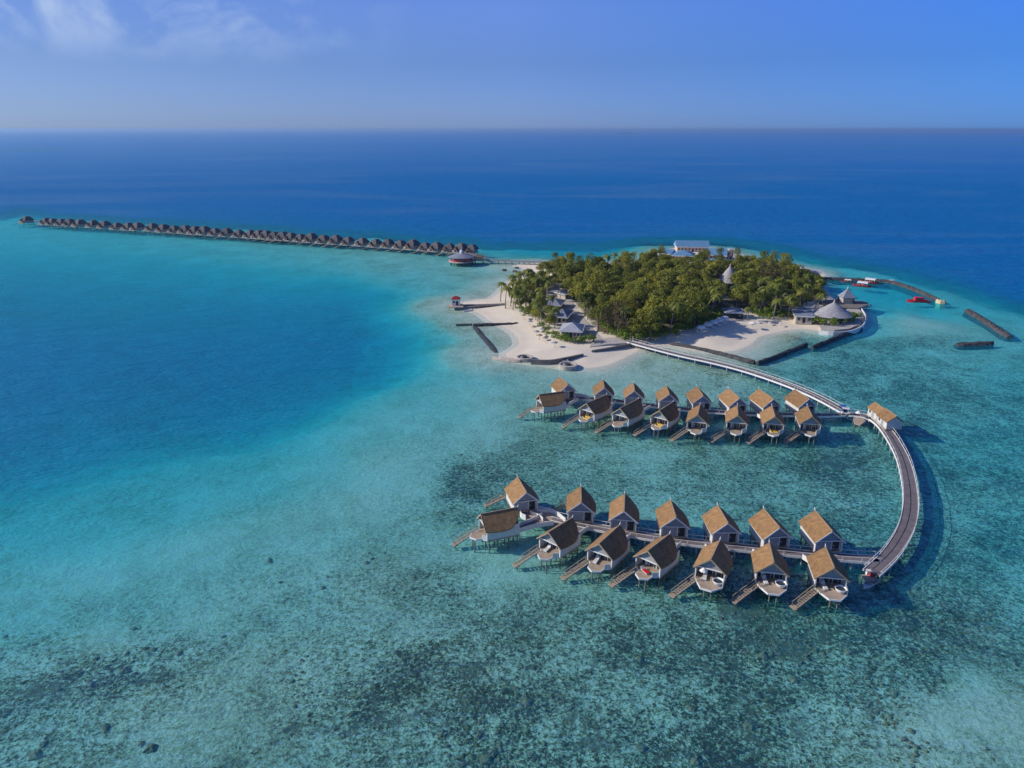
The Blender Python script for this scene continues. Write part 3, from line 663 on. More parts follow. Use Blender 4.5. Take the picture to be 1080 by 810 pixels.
    if ent is not None:
        Mx = Matrix.Rotation(ang, 3, 'Z'); pw = Mx @ ent + Vector((mid.x, mid.y, 0)); dd, q, dr_ = nearest_walk(pw)
        if dd < 12:
            inv = Matrix.Rotation(-ang, 3, 'Z'); ql = inv @ (Vector((q.x, q.y, 0)) - Vector((mid.x, mid.y, 0))); dl = inv @ dr_; dl.z = 0; dl.normalize()
            ax = (ql - ent); 
            if ax.length > 1.4:
                ax.normalize(); ql = ql - ax * 1.3; nx = Vector((-ax.y, ax.x, 0))
                Lf, Rt = [], []
                for i in range(7):
                    tt = i / 6; c = ent.lerp(ql, tt); hw = .75 + 1.3 * tt ** 2.4; Lf.append(c - nx * hw); Rt.append(c + nx * hw)
                m = MB(); zz = min(zf, DK) - .03; strip(m, Lf, Rt, zz - .2, zz); ra = m.build('entry_ramp', M['walk'], t)
                for A, Bq in ((Lf, [p - nx * .14 for p in Lf]), (Rt, [p + nx * .14 for p in Rt])):
                    m = MB(); strip(m, A, Bq, zz - .3, zz + .75); m.build('parapet', M['white'], ra)
    if tub or deck_yellow or kind == 'front':
        TERR.append((t, ang, mid, w, hl, zf))
    return t, ang, mid, w, hl, zf
TERR = []
near_front = [((507.3, 542.2), (545.6, 535)), ((578.6, 561.3), (603.5, 546)), ((632, 573.2), (653.7, 553.6)), ((683.3, 580.7), (706.3, 563)), ((749.8, 589.6), (759.4, 569.3)), ((816.2, 593.4), (811.2, 572.2)), ((880, 599), (870.5, 576.7))]
near_back = [((555.2, 519.2), (545.6, 502.8)), ((613, 529.7), (612.6, 512.4)), ((658.1, 538.8), (658.9, 520.3)), ((713, 545.7), (707, 527)), ((767.9, 551.8), (756.6, 532.5)), ((822.5, 556.6), (805.2, 536.1)), ((878, 560.4), (859.4, 538))]
far_front = [((568.5, 416.2), (595, 412.7)), ((618.4, 425.4), (639.8, 416.2)), ((654, 430.5), (673.4, 420.7)), ((695.5, 433), (710, 423.7)), ((736, 437.3), (738.4, 426.2)), ((778.3, 438), (777.6, 427)), ((817.5, 439.2), (813.9, 427.7)), ((856.7, 439.2), (851.2, 427.7))]
far_back = [((599, 405.4), (590, 397.3)), ((637.4, 409), (635.7, 400.2)), ((669.2, 412), (668.1, 403.4)), ((706, 415.6), (702.4, 406.4)), ((741.7, 417.3), (734.4, 407.2)), ((780.2, 419.9), (768, 409.4)), ((816, 420.8), (800, 410)), ((853.6, 420.7), (838, 410.8))]
GN = 'tan-roofed water villas of the nearest row'; GF = 'tan-roofed water villas of the farther row'
def where(i, n, west='western', east='eastern'):
    if i == 0: return 'at the %s end' % west
    if i == n - 1: return 'at the %s end' % east
    if i < n / 2: return '%s from the left' % ORD[i + 1]
    return '%s from the right' % ORD[n - i]
nf_lab = ['tan-roofed villa turned sideways at the left end of the nearest row, terrace facing left',
          'large tan-roofed villa with angled terrace, second from left along the nearest front line',
          'large tan-roofed villa with six-sided terrace, third from left along the nearest front line',
          'large tan-roofed villa with red towel on its terrace, middle of the nearest front line',
          'large villa with white tub and dark doorway, third from right along the nearest front line',
          'large villa with white tub facing the camera, second from right along the nearest front line',
          'large villa with big white tub, last one by the foot of the curved walkway']
vil = []
for i, (F, B) in enumerate(near_front):
    r = villa(F, B, 'front', nf_lab[i], GN, tub=i >= 4, side=False); vil.append(('nf', i) + r)
for i, (F, B) in enumerate(near_back):
    lab = 'large villa with white portal behind the nearest walkway, ' + where(i, 7, 'left', 'right')
    if i == 0: lab = 'large villa with stair going left, at the left end behind the nearest walkway'
    villa(F, B, 'back', lab, GN, stair=i in (0, 1))
for i, (F, B) in enumerate(far_front):
    lab = 'small villa with lagoon stair in the farther front line, ' + where(i, 8, 'left', 'right')
    if i == 0: lab = 'small villa turned sideways, terrace facing left, left end of farther front line'
    if i in (1, 3, 6): lab = 'small villa with yellow loungers in the farther front line, ' + where(i, 8, 'left', 'right')
    r = villa(F, B, 'front', lab, GF); vil.append(('ff', i) + r)
for i, (F, B) in enumerate(far_back):
    villa(F, B, 'back', 'small villa with white portal in the farther back line, ' + where(i, 8, 'left', 'right'), GF, stair=False)
# things on the terraces
def on_terrace(rec, x, y, dz=0.0):
    t, ang, mid, w, hl, zf = rec[2:]
    p = Matrix.Rotation(ang, 3, 'Z') @ Vector((x, -hl - y, 0)); return (mid.x + p.x, mid.y + p.y, zf - .03 + dz), ang
def lounger(loc, rz, label, mat='yellow', group=None):
    t = thing('sun_lounger', label, 'sun lounger', loc, rz, group)
    m = MB(); m.box((0, 0, .22), (.75, 2.0, .08))
    m.build('frame', M['white'], t)
    m = MB(); m.box((0, -.25, .32), (.7, 1.4, .12)); m.build('cushion', M[mat], t)
    m = MB(); m.beam((0, .45, .32), (0, .98, .75), .7, .12); m.build('backrest', M[mat if mat != 'red' else 'white'], t)
    for x in (-.32, .32):
        for y in (-.85, .85): mm = MB(); mm.box((x, y, .09), (.07, .07, .18)); mm.build('leg', M['white'], t)
    return t
def tub(loc, label):
    t = thing('bath_tub', label, 'bath tub', loc, 0, 'white tubs on villa terraces')
    m = MB(); m.lathe([(.62, 0), (.86, .3), (1.0, .72), (1.04, .8), (.93, .8), (.84, .66), (.66, .22), (.2, .18)], n=24); m.build('basin', M['tub'], t, True)
    m = MB(); m.lathe([(.79, .52), (.79, .56)], n=24); m.build('bath_water', M['glass'], t)
    m = MB(); m.tube([(1.0, .0, 0), (1.12, 0, .95), (1.0, 0, 1.1), (.8, 0, 1.05)], .04, 6); m.build('tap', M['white'], t)
VF = {(k, i): r for k, i, *r in [(v[0], v[1], *v) for v in vil]}
for i, lab in ((4, 'white round tub on terrace of the villa third from right'), (5, 'white round tub on terrace of the villa second from right'), (6, 'large white round tub on terrace of the last villa by the curved walkway')):
    loc, a = on_terrace(VF[('nf', i)], 1.7, .55); tub(loc, lab)
for i in (1, 3, 6):
    loc, a = on_terrace(VF[('ff', i)], .1, -.5 if i != 6 else .2); lounger(loc, a + 1.3, 'yellow cushioned lounger on terrace of the %s villa of the farther front line' % (ORD[i + 1]), 'yellow', 'yellow loungers on villa terraces'); 
    loc, a = on_terrace(VF[('ff', i)], .2, .8); lounger(loc, a + 1.5, 'second yellow lounger, nearer the edge of the %s villa terrace in farther front line' % (ORD[i + 1]), 'yellow', 'yellow loungers on villa terraces')
loc, a = on_terrace(VF[('nf', 3)], -.3, .5); lounger(loc, a + 1.2, 'lounger with red towel cushion on the middle villa terrace', 'red')
for i in range(1, 7):
    if i == 3: continue
    loc, a = on_terrace(VF[('nf', i)], -.9, -.3); lounger(loc, a + .15, 'pale lounger on terrace of the near front villa %s' % where(i, 7, 'left', 'right'), 'white', 'pale loungers on villa terraces')
# white parasol folded on the third villa from the right
def parasol(loc, label, mat='white', open_=True, h=2.3, r=1.5, group=None):
    t = thing('parasol', label, 'parasol', loc, 0, group)
    m = MB(); m.lathe([(.04, 0), (.04, h)], n=6); m.build('pole', M['ridge'], t)
    m = MB(); m.lathe([(.3, 0.004), (.3, .1)], n=12); m.build('base', M['stone'], t)
    m = MB(); m.lathe([(r, h - .55), (r * .97, h - .5), (.05, h + .1)], n=8, cap=False) if open_ else m.lathe([(.2, h - 1.4), (.14, h - .2), (.03, h + .1)], n=8)
    m.build('canopy', M[mat], t)
loc, a = on_terrace(VF[('nf', 4)], -1.1, .2); parasol(loc, 'small white parasol on terrace of the villa third from right', r=.8)

# ------------------------------------------------------------------ service huts and the platform at the bend
def hut(F, B, label, zr, w, group=None, zf=2.2):
    f, b = W(*F, zr), W(*B, zr); mid = (f + b) / 2; d = f - b; L = max(d.length, 4.0); ang = math.atan2(d.y, d.x) + math.pi / 2
    t = thing('service_hut', label, 'hut', (mid.x, mid.y, 0), ang, group); pitch = .72; rw = w + .4; ze = zr - pitch * w
    m = MB(); slope(m, -1, rw, -L / 2, L / 2, zr - pitch * rw, zr, .2); slope(m, 1, rw, -L / 2, L / 2, zr - pitch * rw, zr, .2); ro = m.build('roof', M['shingle'], t)
    m = MB(); m.beam((0, -L / 2 - .04, zr + .04), (0, L / 2 + .04, zr + .04), .2, .12); m.build('ridge_cap', M['ridge'], ro)
    m = MB(); hl = L / 2 - .3; off = .3
    for s in (-1, 1): m.box((s * w, 0, (zf + ze - .1) / 2), (.16, 2 * hl, ze - .1 - zf))
    for s in (-1, 1): gable_wall(m, s * (hl - .08), w - .083, zf, ze - off, zr - off)
    m.build('wall', M['wall'], t)
    m = MB(); m.box((-w - .1, -.2, zf + 1.05), (.06, 1.0, 2.1)); m.build('door', M['grey_wall'], t)
    m = MB(); m.box((-w - .1, 1.4, zf + 1.4), (.06, .8, .9)); m.build('window', M['glass'], t)
    m = MB(); m.box((0, 0, zf - .16), (2 * w + .4, 2 * hl + .2, .3)); m.build('floor', M['deck_warm'], t)
    for x in (-w + .2, w - .2):
        for y in (-hl + .3, 0, hl - .3): q = link('pile', POST_ME, t); q.location = (x, y, zf - .32 - 1.72)
hut((933.3, 431.5), (922.5, 424), 'smaller service hut at the bend of the walkway, left of its twin', 5.8, 1.6)
hut((946, 439), (934.5, 430.8), 'bigger service hut at the bend of the walkway, right of its twin', 6.1, 2.1)
def deck_platform(px, label, z=DK - .5, name='platform', mat='deck_warm', cat='platform', h=.2):
    P = [W(x, y, z) for x, y in px]; o = sum(P, Vector()) / len(P); o.z = 0; t = thing(name, label, cat, o)
    a = sum((P[i].x * P[(i + 1) % len(P)].y - P[(i + 1) % len(P)].x * P[i].y) for i in range(len(P)))
    if a < 0: P = P[::-1]
    m = MB(); m.prism([(p.x - o.x, p.y - o.y) for p in P], z - h, z); m.build('deck', M[mat], t)
    for p in P:
        q = p * .9 + Vector((o.x, o.y, z)) * .1 - o; mm = MB(); mm.lathe([(.14, -3.5), (.14, z - h - .002)], (q.x, q.y), 7); mm.build('pile', M['post'], t)
    return t
deck_platform([(900, 441), (909, 440), (913, 444), (907, 448.5), (901, 446.5)], 'small round edged landing platform below the bend of the walkway', 1.5)
deck_platform([(909, 606), (917, 604.5), (924, 606), (923, 612), (913, 612.5)], 'low boat landing at the foot of the curved walkway', .9)
def bicycle_rack(px, label):
    p = W(*px, DK); t = thing('banner_stand', label, 'banner', p, .3)
    m = MB(); m.box((0, 0, .9), (3.4, .1, 1.3)); m.build('banner', M['blue'], t)
    m = MB(); m.box((-.6, -.06, .95), (1.0, .02, .6)); m.box((.6, -.06, .85), (.7, .02, .5)); m.build('emblem', M['white'], t)
    for x in (-1.75, 1.75): m = MB(); m.box((x, 0, .8), (.1, .1, 1.6)); m.build('post', M['white'], t)
def buggy(px, rz, label, body='white', z=DK, roof=True, group=None):
    t = thing('golf_buggy', label, 'golf buggy', W(*px, z), rz, group)
    m = MB(); m.box((0, 0, .5), (1.15, 2.3, .35), taper=.93); m.box((0, -.95, .78), (1.05, .45, .35), taper=.7); m.build('body', M[body], t)
    m = MB(); m.box((0, .35, .85), (1.0, .5, .2)); m.box((0, .6, 1.1), (1.0, .12, .5)); m.build('seat', M['dark'], t)
    if roof: m = MB(); m.box((0, .05, 1.85), (1.2, 1.9, .08)); m.build('roof', M[body], t)
    for x in (-.52, .52):
        for y in (-.75, .85): m = MB(); m.beam((x, y, .65), (x, y * .9, 1.82), .05, .05); m.build('roof_post', M['dark'], t)
    for x in (-.55, .55):
        for y in (-.75, .75):
            m = MB(); m.tube([(x - .09, y, .25), (x + .09, y, .25)], .25, 12); m.build('wheel', M['dark'], t)
buggy((888.5, 434), 1.9, 'blue golf buggy where the footbridge meets the villa walkways', 'blue')
buggy((891.5, 437), 1.3, 'white golf buggy beside the blue one at the walkway junction', 'white')
parasol(W(904.5, 441.5, 1.5), 'small pale parasol on the landing platform at the bend', 'white', r=.9)
def small_boat(px, rz, label, L=5.5, hull='white', inner='grey_wall', name='dinghy', cat='dinghy', z=0.0, engine=True, canopy=None, group=None, cabin=None):
    t = thing(name, label, cat, W(*px, z), rz, group); n = 13; w = L * (.17 if not canopy else .24); m = MB(); b = 0
    for i in range(n):
        s = -1 + 2 * i / (n - 1); k = max(.04, (1 - max(0, s) ** 2.4)) * (.82 + .18 * min(1, (s + 1) * 2)); sh = .10 * L * (.85 + .4 * max(0, s) ** 2)
        y = s * L / 2
        m.v += [(0, y, -.25), (-w * k * .75, y, 0.0), (-w * k, y, sh), (-w * k * .85, y, sh), (-w * k * .7, y, sh * .35), (w * k * .7, y, sh * .35), (w * k * .85, y, sh), (w * k, y, sh), (w * k * .75, y, 0.0)]
    for i in range(n - 1):
        for k in range(9): l = (k + 1) % 9; m.f.append([i * 9 + k, i * 9 + l, i * 9 + 9 + l, i * 9 + 9 + k])
    m.f.append(list(range(9))[::-1]); m.f.append([(n - 1) * 9 + k for k in range(9)]); m.build('hull', M[hull], t)
    for y in (-.2, .15): mm = MB(); mm.box((0, y * L, .07 * L), (w * 1.35, .06 * L, .05)); mm.build('seat', M[inner], t)
    if cabin:
        mm = MB(); mm.box((0, -.02 * L, .16 * L), (w * 1.35, L * .42, L * .13), taper=.9); cb = mm.build('cabin', M[cabin], t)
        mm = MB(); mm.box((0, -.02 * L, .17 * L), (w * 1.4, L * .36, L * .045), taper=.98); mm.build('window', M['glass'], cb)
    if canopy:
        mm = MB(); zt = .30 * L; nn = 7
        for i in range(nn):
            a = math.pi * i / (nn - 1); mm.v += [(math.cos(a) * w * 1.02, -.36 * L, zt - .06 * L + math.sin(a) * .07 * L), (math.cos(a) * w * 1.02, .22 * L, zt - .06 * L + math.sin(a) * .07 * L)]
        for i in range(nn - 1): mm.f.append([2 * i, 2 * i + 1, 2 * i + 3, 2 * i + 2])
        cn = mm.build('canopy', M[canopy], t); so_ = cn.modifiers.new('thick', 'SOLIDIFY'); so_.thickness = .1
        for x in (-1, 1):
            for y in (-.34, -.06, .2): mm = MB(); mm.beam((x * w * .93, y * L, .09 * L), (x * w * .93, y * L, zt - .06 * L), .1, .1); mm.build('canopy_post', M['white'], t)
    if engine:
        mm = MB(); mm.box((0, -L / 2 - .15, .12 * L), (.4, .35, .6), taper=.8); mm.build('outboard_motor', M['dark'], t)
    return t
small_boat((918, 616), 2.2, 'white dinghy moored at the boat landing by the curved walkway', 5.0, 'white')
def crate(px, z, label, mat, s=.9):
    t = MB(); t.box((0, 0, s / 2), (s, s * .8, s), taper=.94); t.box((0, 0, s + .04), (s * 1.05, s * .85, .08))
    o = t.build('supply_crate', M[mat], None); o.location = W(*px, z); tag(o, label, 'crate')
crate((915.5, 605.5), .9, 'white supply box on the boat landing under the walkway end', 'white', .8)
crate((919.5, 607.5), .9, 'red supply box on the boat landing at the foot of the walkway', 'red', .7)

# ------------------------------------------------------------------ the far row of thatched villas
FAR = [(30, 236.5), (50, 238), (57, 238.5), (66, 239), (75, 239.6), (86, 240.3), (100, 241.4), (112, 242.2), (125, 243.2), (137, 243.8), (147, 244.5), (162, 245.2), (174, 246), (185, 246.8), (197, 247.6), (207, 248.3), (217, 249), (228, 249.8), (240, 250.6), (253, 251.6), (265, 252.4), (274, 253), (282, 253.6), (290, 254.2),
       (299, 254.8), (308, 255.4), (318, 256.2), (329, 257.1), (342, 258), (355, 258.9), (368, 259.8), (383, 260.9), (397, 261.8), (410, 262.8), (423, 263.7), (436, 264.7), (449, 265.7), (461, 266.7), (474, 267.7), (487, 268.2), (498, 268.2)]
def far_villa():
    t = thing('thatched_villa', 'x', 'villa', (0, 0, 0), 0, 'dark thatched water villas of the long distant row')
    m = MB(); rw, rl, ze, zr = 4.2, 4.8, 4.4, 8.3
    m.v = [(-rw, -rl, ze), (rw, -rl, ze), (rw, rl, ze), (-rw, rl, ze), (-rw * .68, -rl * .64, ze + 2.5), (rw * .68, -rl * .64, ze + 2.5), (rw * .68, rl * .64, ze + 2.5), (-rw * .68, rl * .64, ze + 2.5), (-1.2, -1.8, zr), (1.2, -1.8, zr), (1.2, 1.8, zr), (-1.2, 1.8, zr),
           (-rw, -rl, ze - .3), (rw, -rl, ze - .3), (rw, rl, ze - .3), (-rw, rl, ze - .3)]
    for b in (0, 4):
        for k in range(4): l = (k + 1) % 4; m.f.append([b + k, b + l, b + 4 + l, b + 4 + k])
    m.f += [[8, 9, 10, 11], [15, 14, 13, 12]] + [[12 + k, 12 + (k + 1) % 4, (k + 1) % 4, k] for k in range(4)]
    m.build('roof', M['thatch_dark'], t)
    m = MB(); m.box((0, 0, 3.25), (6.6, 7.4, 2.1)); m.build('wall', M['stone'], t)
    m = MB(); m.box((-1.6, -3.76, 3.1), (2.4, .08, 1.7)); m.build('window', M['glass'], t)
    m = MB(); m.box((0, -1.5, 2.0), (8.2, 13.0, .35)); m.build('deck', M['deck_warm'], t)
    m = MB(); m.box((-3.0, -6.2, 2.75), (1.8, .16, 1.1)); m.box((-3.98, -5.2, 2.75), (.16, 3.4, 1.1)); m.build('screen', M['white'], t)
    m = MB(); m.beam((-2.6, -8, 1.95), (-6.5, -11.5, .1), 1.3, .2); so = m.build('stair', M['ridge'], t)
    # porch roof with white gable
    m = MB(); m.v = [(-3.6, -7.0, 4.0), (.6, -7.0, 4.0), (-1.5, -6.6, 5.6), (-3.6, -4, 4.2), (.6, -4, 4.2), (-1.5, -3.6, 6.2)]; m.f = [[0, 1, 2], [0, 2, 5, 3], [2, 1, 4, 5], [0, 3, 4, 1], [3, 5, 4]]; m.build('porch_roof', M['dark_red_thatch'], t)
    for x in (-3.4, .4): m = MB(); m.box((x, -6.8, 3.1), (.2, .2, 1.85)); m.build('porch_post', M['white'], t)
    me = MB().lathe([(.2, -5), (.2, 1.8)], n=6).mesh('pile', M['post'])
    for x in (-3.4, 3.4):
        for y in (-7, -2, 3.5): q = link('pile', me, t); q.location = (x, y, 0)
    return t
M['dark_red_thatch'] = simple('brown_thatch', (.20, .12, .08), .95, .35, 1.0)
fv = far_villa(); nF = len(FAR)
for i, (x, y) in enumerate(FAR):
    o = fv if i == 0 else copy_tree(fv)
    o.location = W(x, y + random.uniform(-.25, .25), 0); o.rotation_euler.z = R(random.uniform(-9, 9) - 24); k_ = random.uniform(.8, .92); o.scale = (k_, k_, k_ * random.uniform(.95, 1.05))
    if i < 9: lab = 'dark thatched villa, %s from the left tip of the long distant row' % ORD[i + 1]
    elif i < 28: lab = 'dark thatched villa in the long distant row, %s after the first gap from left' % ORD[i - 8]
    else: lab = 'dark thatched villa in the long distant row, %s to the left of the round restaurant' % ORD[nF - i]
    if i == 0: lab = 'outermost thatched villa standing apart at the left tip of the long distant row'
    o['label'] = lab
walkway([(26, 232.5), (50, 234), (75, 235.5), (125, 239), (185, 242.8), (253, 247.6), (318, 252.2), (383, 257), (436, 261), (474, 264.5), (500, 268.5), (513, 272.5)], 2.6, 'long distant jetty behind the row of dark thatched villas', 'long_jetty', 9.0, rail=False, rail_mat='post')
# restaurant on the water
def round_restaurant(px):
    p = W(*px, 0); t = thing('round_restaurant', 'round overwater restaurant with red walls, pale conical roof and white cupola', 'restaurant', p)
    m = MB(); m.lathe([(9.6, 1.7), (9.9, 1.8), (9.9, 2.2), (9.6, 2.4)], n=40); m.build('deck', M['paving'], t)
    m = MB(); m.lathe([(8.4, 2.41), (8.4, 5.2)], n=40); wl = m.build('wall', M['red'], t)
    for k in range(20):
        a = 2 * math.pi * (k + .5) / 20; m = MB(); m.box((8.42 * math.cos(a), 8.42 * math.sin(a), 3.9), (.1, 1.6, 1.5), a); m.build('window', M['glass'], wl)
    m = MB(); m.lathe([(9.8, 5.21), (9.9, 5.5), (6, 6.9), (2.0, 7.9)], n=40); ro = m.build('roof', M['metal_roof'], t)
    m = MB(); m.lathe([(1.3, 7.91), (1.3, 9.2), (1.6, 9.3), (.8, 10.2), (.12, 11.0)], n=14); m.build('cupola', M['white'], ro)
    m = MB(); m.box((12.5, 3.5, 2.0), (9, 6, .5)); m.build('terrace', M['deck_warm'], t)
    m = MB(); m.box((12.5, 3.8, 3.4), (7, 4, 2.2)); m.build('annex', M['stone'], t)
    m = MB(); m.v = [(8.2, 1.2, 4.6), (16.8, 1.2, 4.6), (16.8, 6.4, 4.6), (8.2, 6.4, 4.6), (10.5, 3.8, 6.2), (14.5, 3.8, 6.2)]; m.f = [[0, 1, 5, 4], [1, 2, 5], [2, 3, 4, 5], [3, 0, 4], [3, 2, 1, 0]]; m.build('annex_roof', M['dark_red_thatch'], t)
    me = MB().lathe([(.3, -5), (.3, 1.49)], n=6).mesh('pile', M['post'])
    for k in range(14):
        a = 2 * math.pi * k / 14; q = link('pile', me, t); q.location = (8.5 * math.cos(a), 8.5 * math.sin(a), 0)
    for x in (10, 16):
        for y in (1.2, 6): q = link('pile', me, t); q.location = (x, y, .25)
round_restaurant((487, 277.8)); bpy.data.objects['round_restaurant'].scale = (.84, .84, .8)
walkway([(512, 274), (530, 274.8), (550, 275.7), (572, 276.7), (592, 278)], 2.6, 'jetty on tall posts from the round restaurant to the wooded island', 'restaurant_jetty', 2.8, rail_mat='concrete_post', rail_h=1.4)

# ------------------------------------------------------------------ trees and palms
def leaf_cloud(rs, lobes, per, size, flat=.75):
    """many leaf sprays scattered through uneven lobes"""
    V, F = [], []
    for (cx, cy, cz, r) in lobes:
        for _ in range(int(per * (r / 1.8) ** 2)):
            d = Vector((rs.gauss(0, 1), rs.gauss(0, 1), rs.gauss(.25, 1))).normalized(); k = r * (1 - .45 * rs.random() ** 2.2)
            p = Vector((cx, cy, cz)) + Vector((d.x * k, d.y * k, d.z * k * flat))
            n = (d + Vector((rs.gauss(0, .5), rs.gauss(0, .5), rs.gauss(.2, .5)))).normalized()
            a = n.cross(Vector((rs.random() - .5, rs.random() - .5, rs.random() - .5))).normalized(); b = n.cross(a)
            s = size * (.6 + .8 * rs.random()); i = len(V)
            V += [tuple(p + a * s * .5), tuple(p + b * s * .32), tuple(p - a * s * .5 + n * s * .12), tuple(p - b * s * .32)]; F.append([i, i + 1, i + 2, i + 3])
    return V, F
def crown_mesh(seed, mat, rad=4.4, hgt=9.5, kind='broad'):
    rs = random.Random(seed); L = []
    if kind == 'broad':
        n = rs.randint(13, 17)
        for i in range(n):
            a = rs.random() * 6.28; q = rad * math.sqrt(rs.random()) * .78; z = hgt * (.40 + .42 * (1 - (q / rad) ** 2) * rs.uniform(.5, 1.15))
            L.append((math.cos(a) * q, math.sin(a) * q, z, rs.uniform(1.1, 2.1)))
        L.append((0, 0, hgt * .8, 1.9))
        V, F = leaf_cloud(rs, L, 130, .62)
    elif kind == 'casuarina':
        for i in range(15):
            z = hgt * rs.uniform(.35, 1.0); q = rad * .6 * (1.15 - z / hgt * .75) * rs.random() ** .5 * 1.3; a = rs.random() * 6.28
            L.append((math.cos(a) * q, math.sin(a) * q, z, rs.uniform(.9, 1.6)))
        V, F = leaf_cloud(rs, L, 125, .50, 1.2)
    elif kind == 'shrub':
        for i in range(8):
            a = rs.random() * 6.28; q = rad * rs.random() ** .5 * .75
            L.append((math.cos(a) * q, math.sin(a) * q, hgt * rs.uniform(.3, .7), rs.uniform(.5, .9) * rad / 2))
        V, F = leaf_cloud(rs, L, 220, .42, .8)
    m = MB(); m.v, m.f = V, F; me = m.mesh('crown', mat); return me
def trunk_mesh(seed, hgt, lean=0.6):
    rs = random.Random(seed); m = MB(); top = Vector((rs.uniform(-lean, lean), rs.uniform(-lean, lean), hgt * .72))
    m.tube([(0, 0, -.6), top * .35 + Vector((.1, 0, 0)), top * .7, top], [.34, .27, .2, .1], 7)
    for k in range(5):
        a = k * 1.256 + rs.random(); s = top * rs.uniform(.45, .75); e = s + Vector((math.cos(a) * 2.2, math.sin(a) * 2.2, 1.8)); m.tube([s, (s + e) / 2 + Vector((0, 0, .25)), e], [.13, .09, .04], 5)
    return m.mesh('trunk', M['bark'])
def palm_meshes(seed, hgt):
    rs = random.Random(seed); lx, ly = rs.uniform(-1.4, 1.4), rs.uniform(-1.4, 1.4); m = MB(); P = []
    for i in range(8):
        t = i / 7; P.append((lx * t * t, ly * t * t, -.6 + (hgt + .6) * t))
    m.tube(P, [.26 - .11 * i / 7 for i in range(8)], 7); tr = m.mesh('trunk', M['palm_bark'])
    m = MB(); c = Vector(P[-1])
    for k in range(19):
        a = k * 2.4 + rs.random() * .5; up = rs.uniform(-.25, .95); ln = rs.uniform(2.9, 3.9); d = Vector((math.cos(a), math.sin(a), 0)); sd = Vector((-d.y, d.x, 0)); pts = []
        for i in range(8):
            t = i / 7; pts.append(c + d * ln * (t - .12 * t * t) + Vector((0, 0, ln * (up * t * .75 - .85 * t * t))))
        for i in range(7):
            p, q = pts[i], pts[i + 1]; w0 = .62 * math.sin(math.pi * min(.97, .1 + i / 7 * .95)); w1 = .62 * math.sin(math.pi * min(.97, .1 + (i + 1) / 7 * .95)) * .75
            for s in (-1, 1):
                for h in (0, .5):   # leaflets with gaps between them
                    a0 = p.lerp(q, h); a1 = p.lerp(q, h + .36); b = len(m.v); dr = Vector((0, 0, -.28 * w0))
                    m.v += [tuple(a0), tuple(a1), tuple(a1 + sd * s * w1 + dr + (q - p) * .5), tuple(a0 + sd * s * w0 + dr + (q - p) * .45)]; m.f.append([b, b + 1, b + 2, b + 3])
    return tr, m.mesh('fronds', M['palm'])
BROAD = [(trunk_mesh(i, 9.5), crown_mesh(i, M['leaf'])) for i in range(8)]
CASU = [(trunk_mesh(20 + i, 13, .3), crown_mesh(30 + i, M['leaf_brown'], 4.6, 13.5, 'casuarina')) for i in range(3)]
DCAS = [(trunk_mesh(24 + i, 12, .3), crown_mesh(40 + i, M['leaf'], 4.2, 12, 'casuarina')) for i in range(3)]
PALM = [palm_meshes(50 + i, h) for i, h in enumerate((8.5, 9.5, 10.5, 7.5, 9.0))]
SHRUB = [(None, crown_mesh(70 + i, M['hedge'], 2.2, 2.6, 'shrub')) for i in range(4)]
def tree(kind, loc, s, label, cat='tree', group=None, name=None, sz=1.0):
    src = {'broad': BROAD, 'casu': CASU, 'dcas': DCAS, 'palm': PALM, 'shrub': SHRUB}[kind]
    tr, cr = random.choice(src)
    nm = name or {'broad': 'broadleaf_tree', 'casu': 'casuarina_tree', 'dcas': 'casuarina_tree', 'palm': 'coconut_palm', 'shrub': 'shrub'}[kind]
    t = thing(nm, label, cat, loc, random.random() * 6.28, group); t.scale = (s, s, s * sz)
    if tr: link('trunk', tr, t)
    link('fronds' if kind == 'palm' else 'crown', cr, t)
    if kind == 'shrub':
        m = MB(); m.tube([(0, 0, -.3), (.1, 0, .6), (.2, .1, 1.4)], [.1, .08, .04], 5); m.build('stem', M['bark'], t)
    return t
ROOFS = []   # footprints (centre, radius) kept clear of trees
def keep_clear(px, py, r): p = W(px, py, LAND); ROOFS.append((p.x, p.y, r))
for a in ((767, 305, 10.0), (766, 311, 9), (778, 329, 6), (772, 318, 6), (775, 333, 8), (592, 317, 7), (600, 327, 6), (627, 299, 7), (611, 305, 5), (583, 326, 6), (602, 352, 8), (700, 273, 9), (720, 275, 14), (730, 265, 12), (760, 284, 13), (754, 275, 9)): keep_clear(*a)
def ground_at(px, py): return W(px, py, LAND)
WATERSIDE = [(538, 324), (533, 312), (542, 300), (552, 296), (580, 296), (590, 301), (578, 308), (576, 318), (582, 332), (588, 345), (588, 353), (572, 346), (560, 336), (548, 330)]
placed = []
def scatter(poly, n, mind, rng):
    xs = [p[0] for p in poly]; ys = [p[1] for p in poly]; out = []
    tries = 0
    while len(out) < n and tries < 40000:
        tries += 1; u = rng.uniform(min(xs), max(xs)); v = rng.uniform(min(ys), max(ys))
        if not bool(in_poly([u], [v], poly)[0]): continue
        # even over the ground, not over the picture
        if rng.random() > ((min(ys) - 130) / (v - 130)) ** 2.2: continue
        p = ground_at(u, v)
        if any((p.x - a) ** 2 + (p.y - b) ** 2 < r * r for a, b, r in ROOFS): continue
        if any((p.x - a) ** 2 + (p.y - b) ** 2 < mind * mind for a, b in placed): continue
        placed.append((p.x, p.y)); out.append((u, v, p))
    return out
rng = random.Random(11)
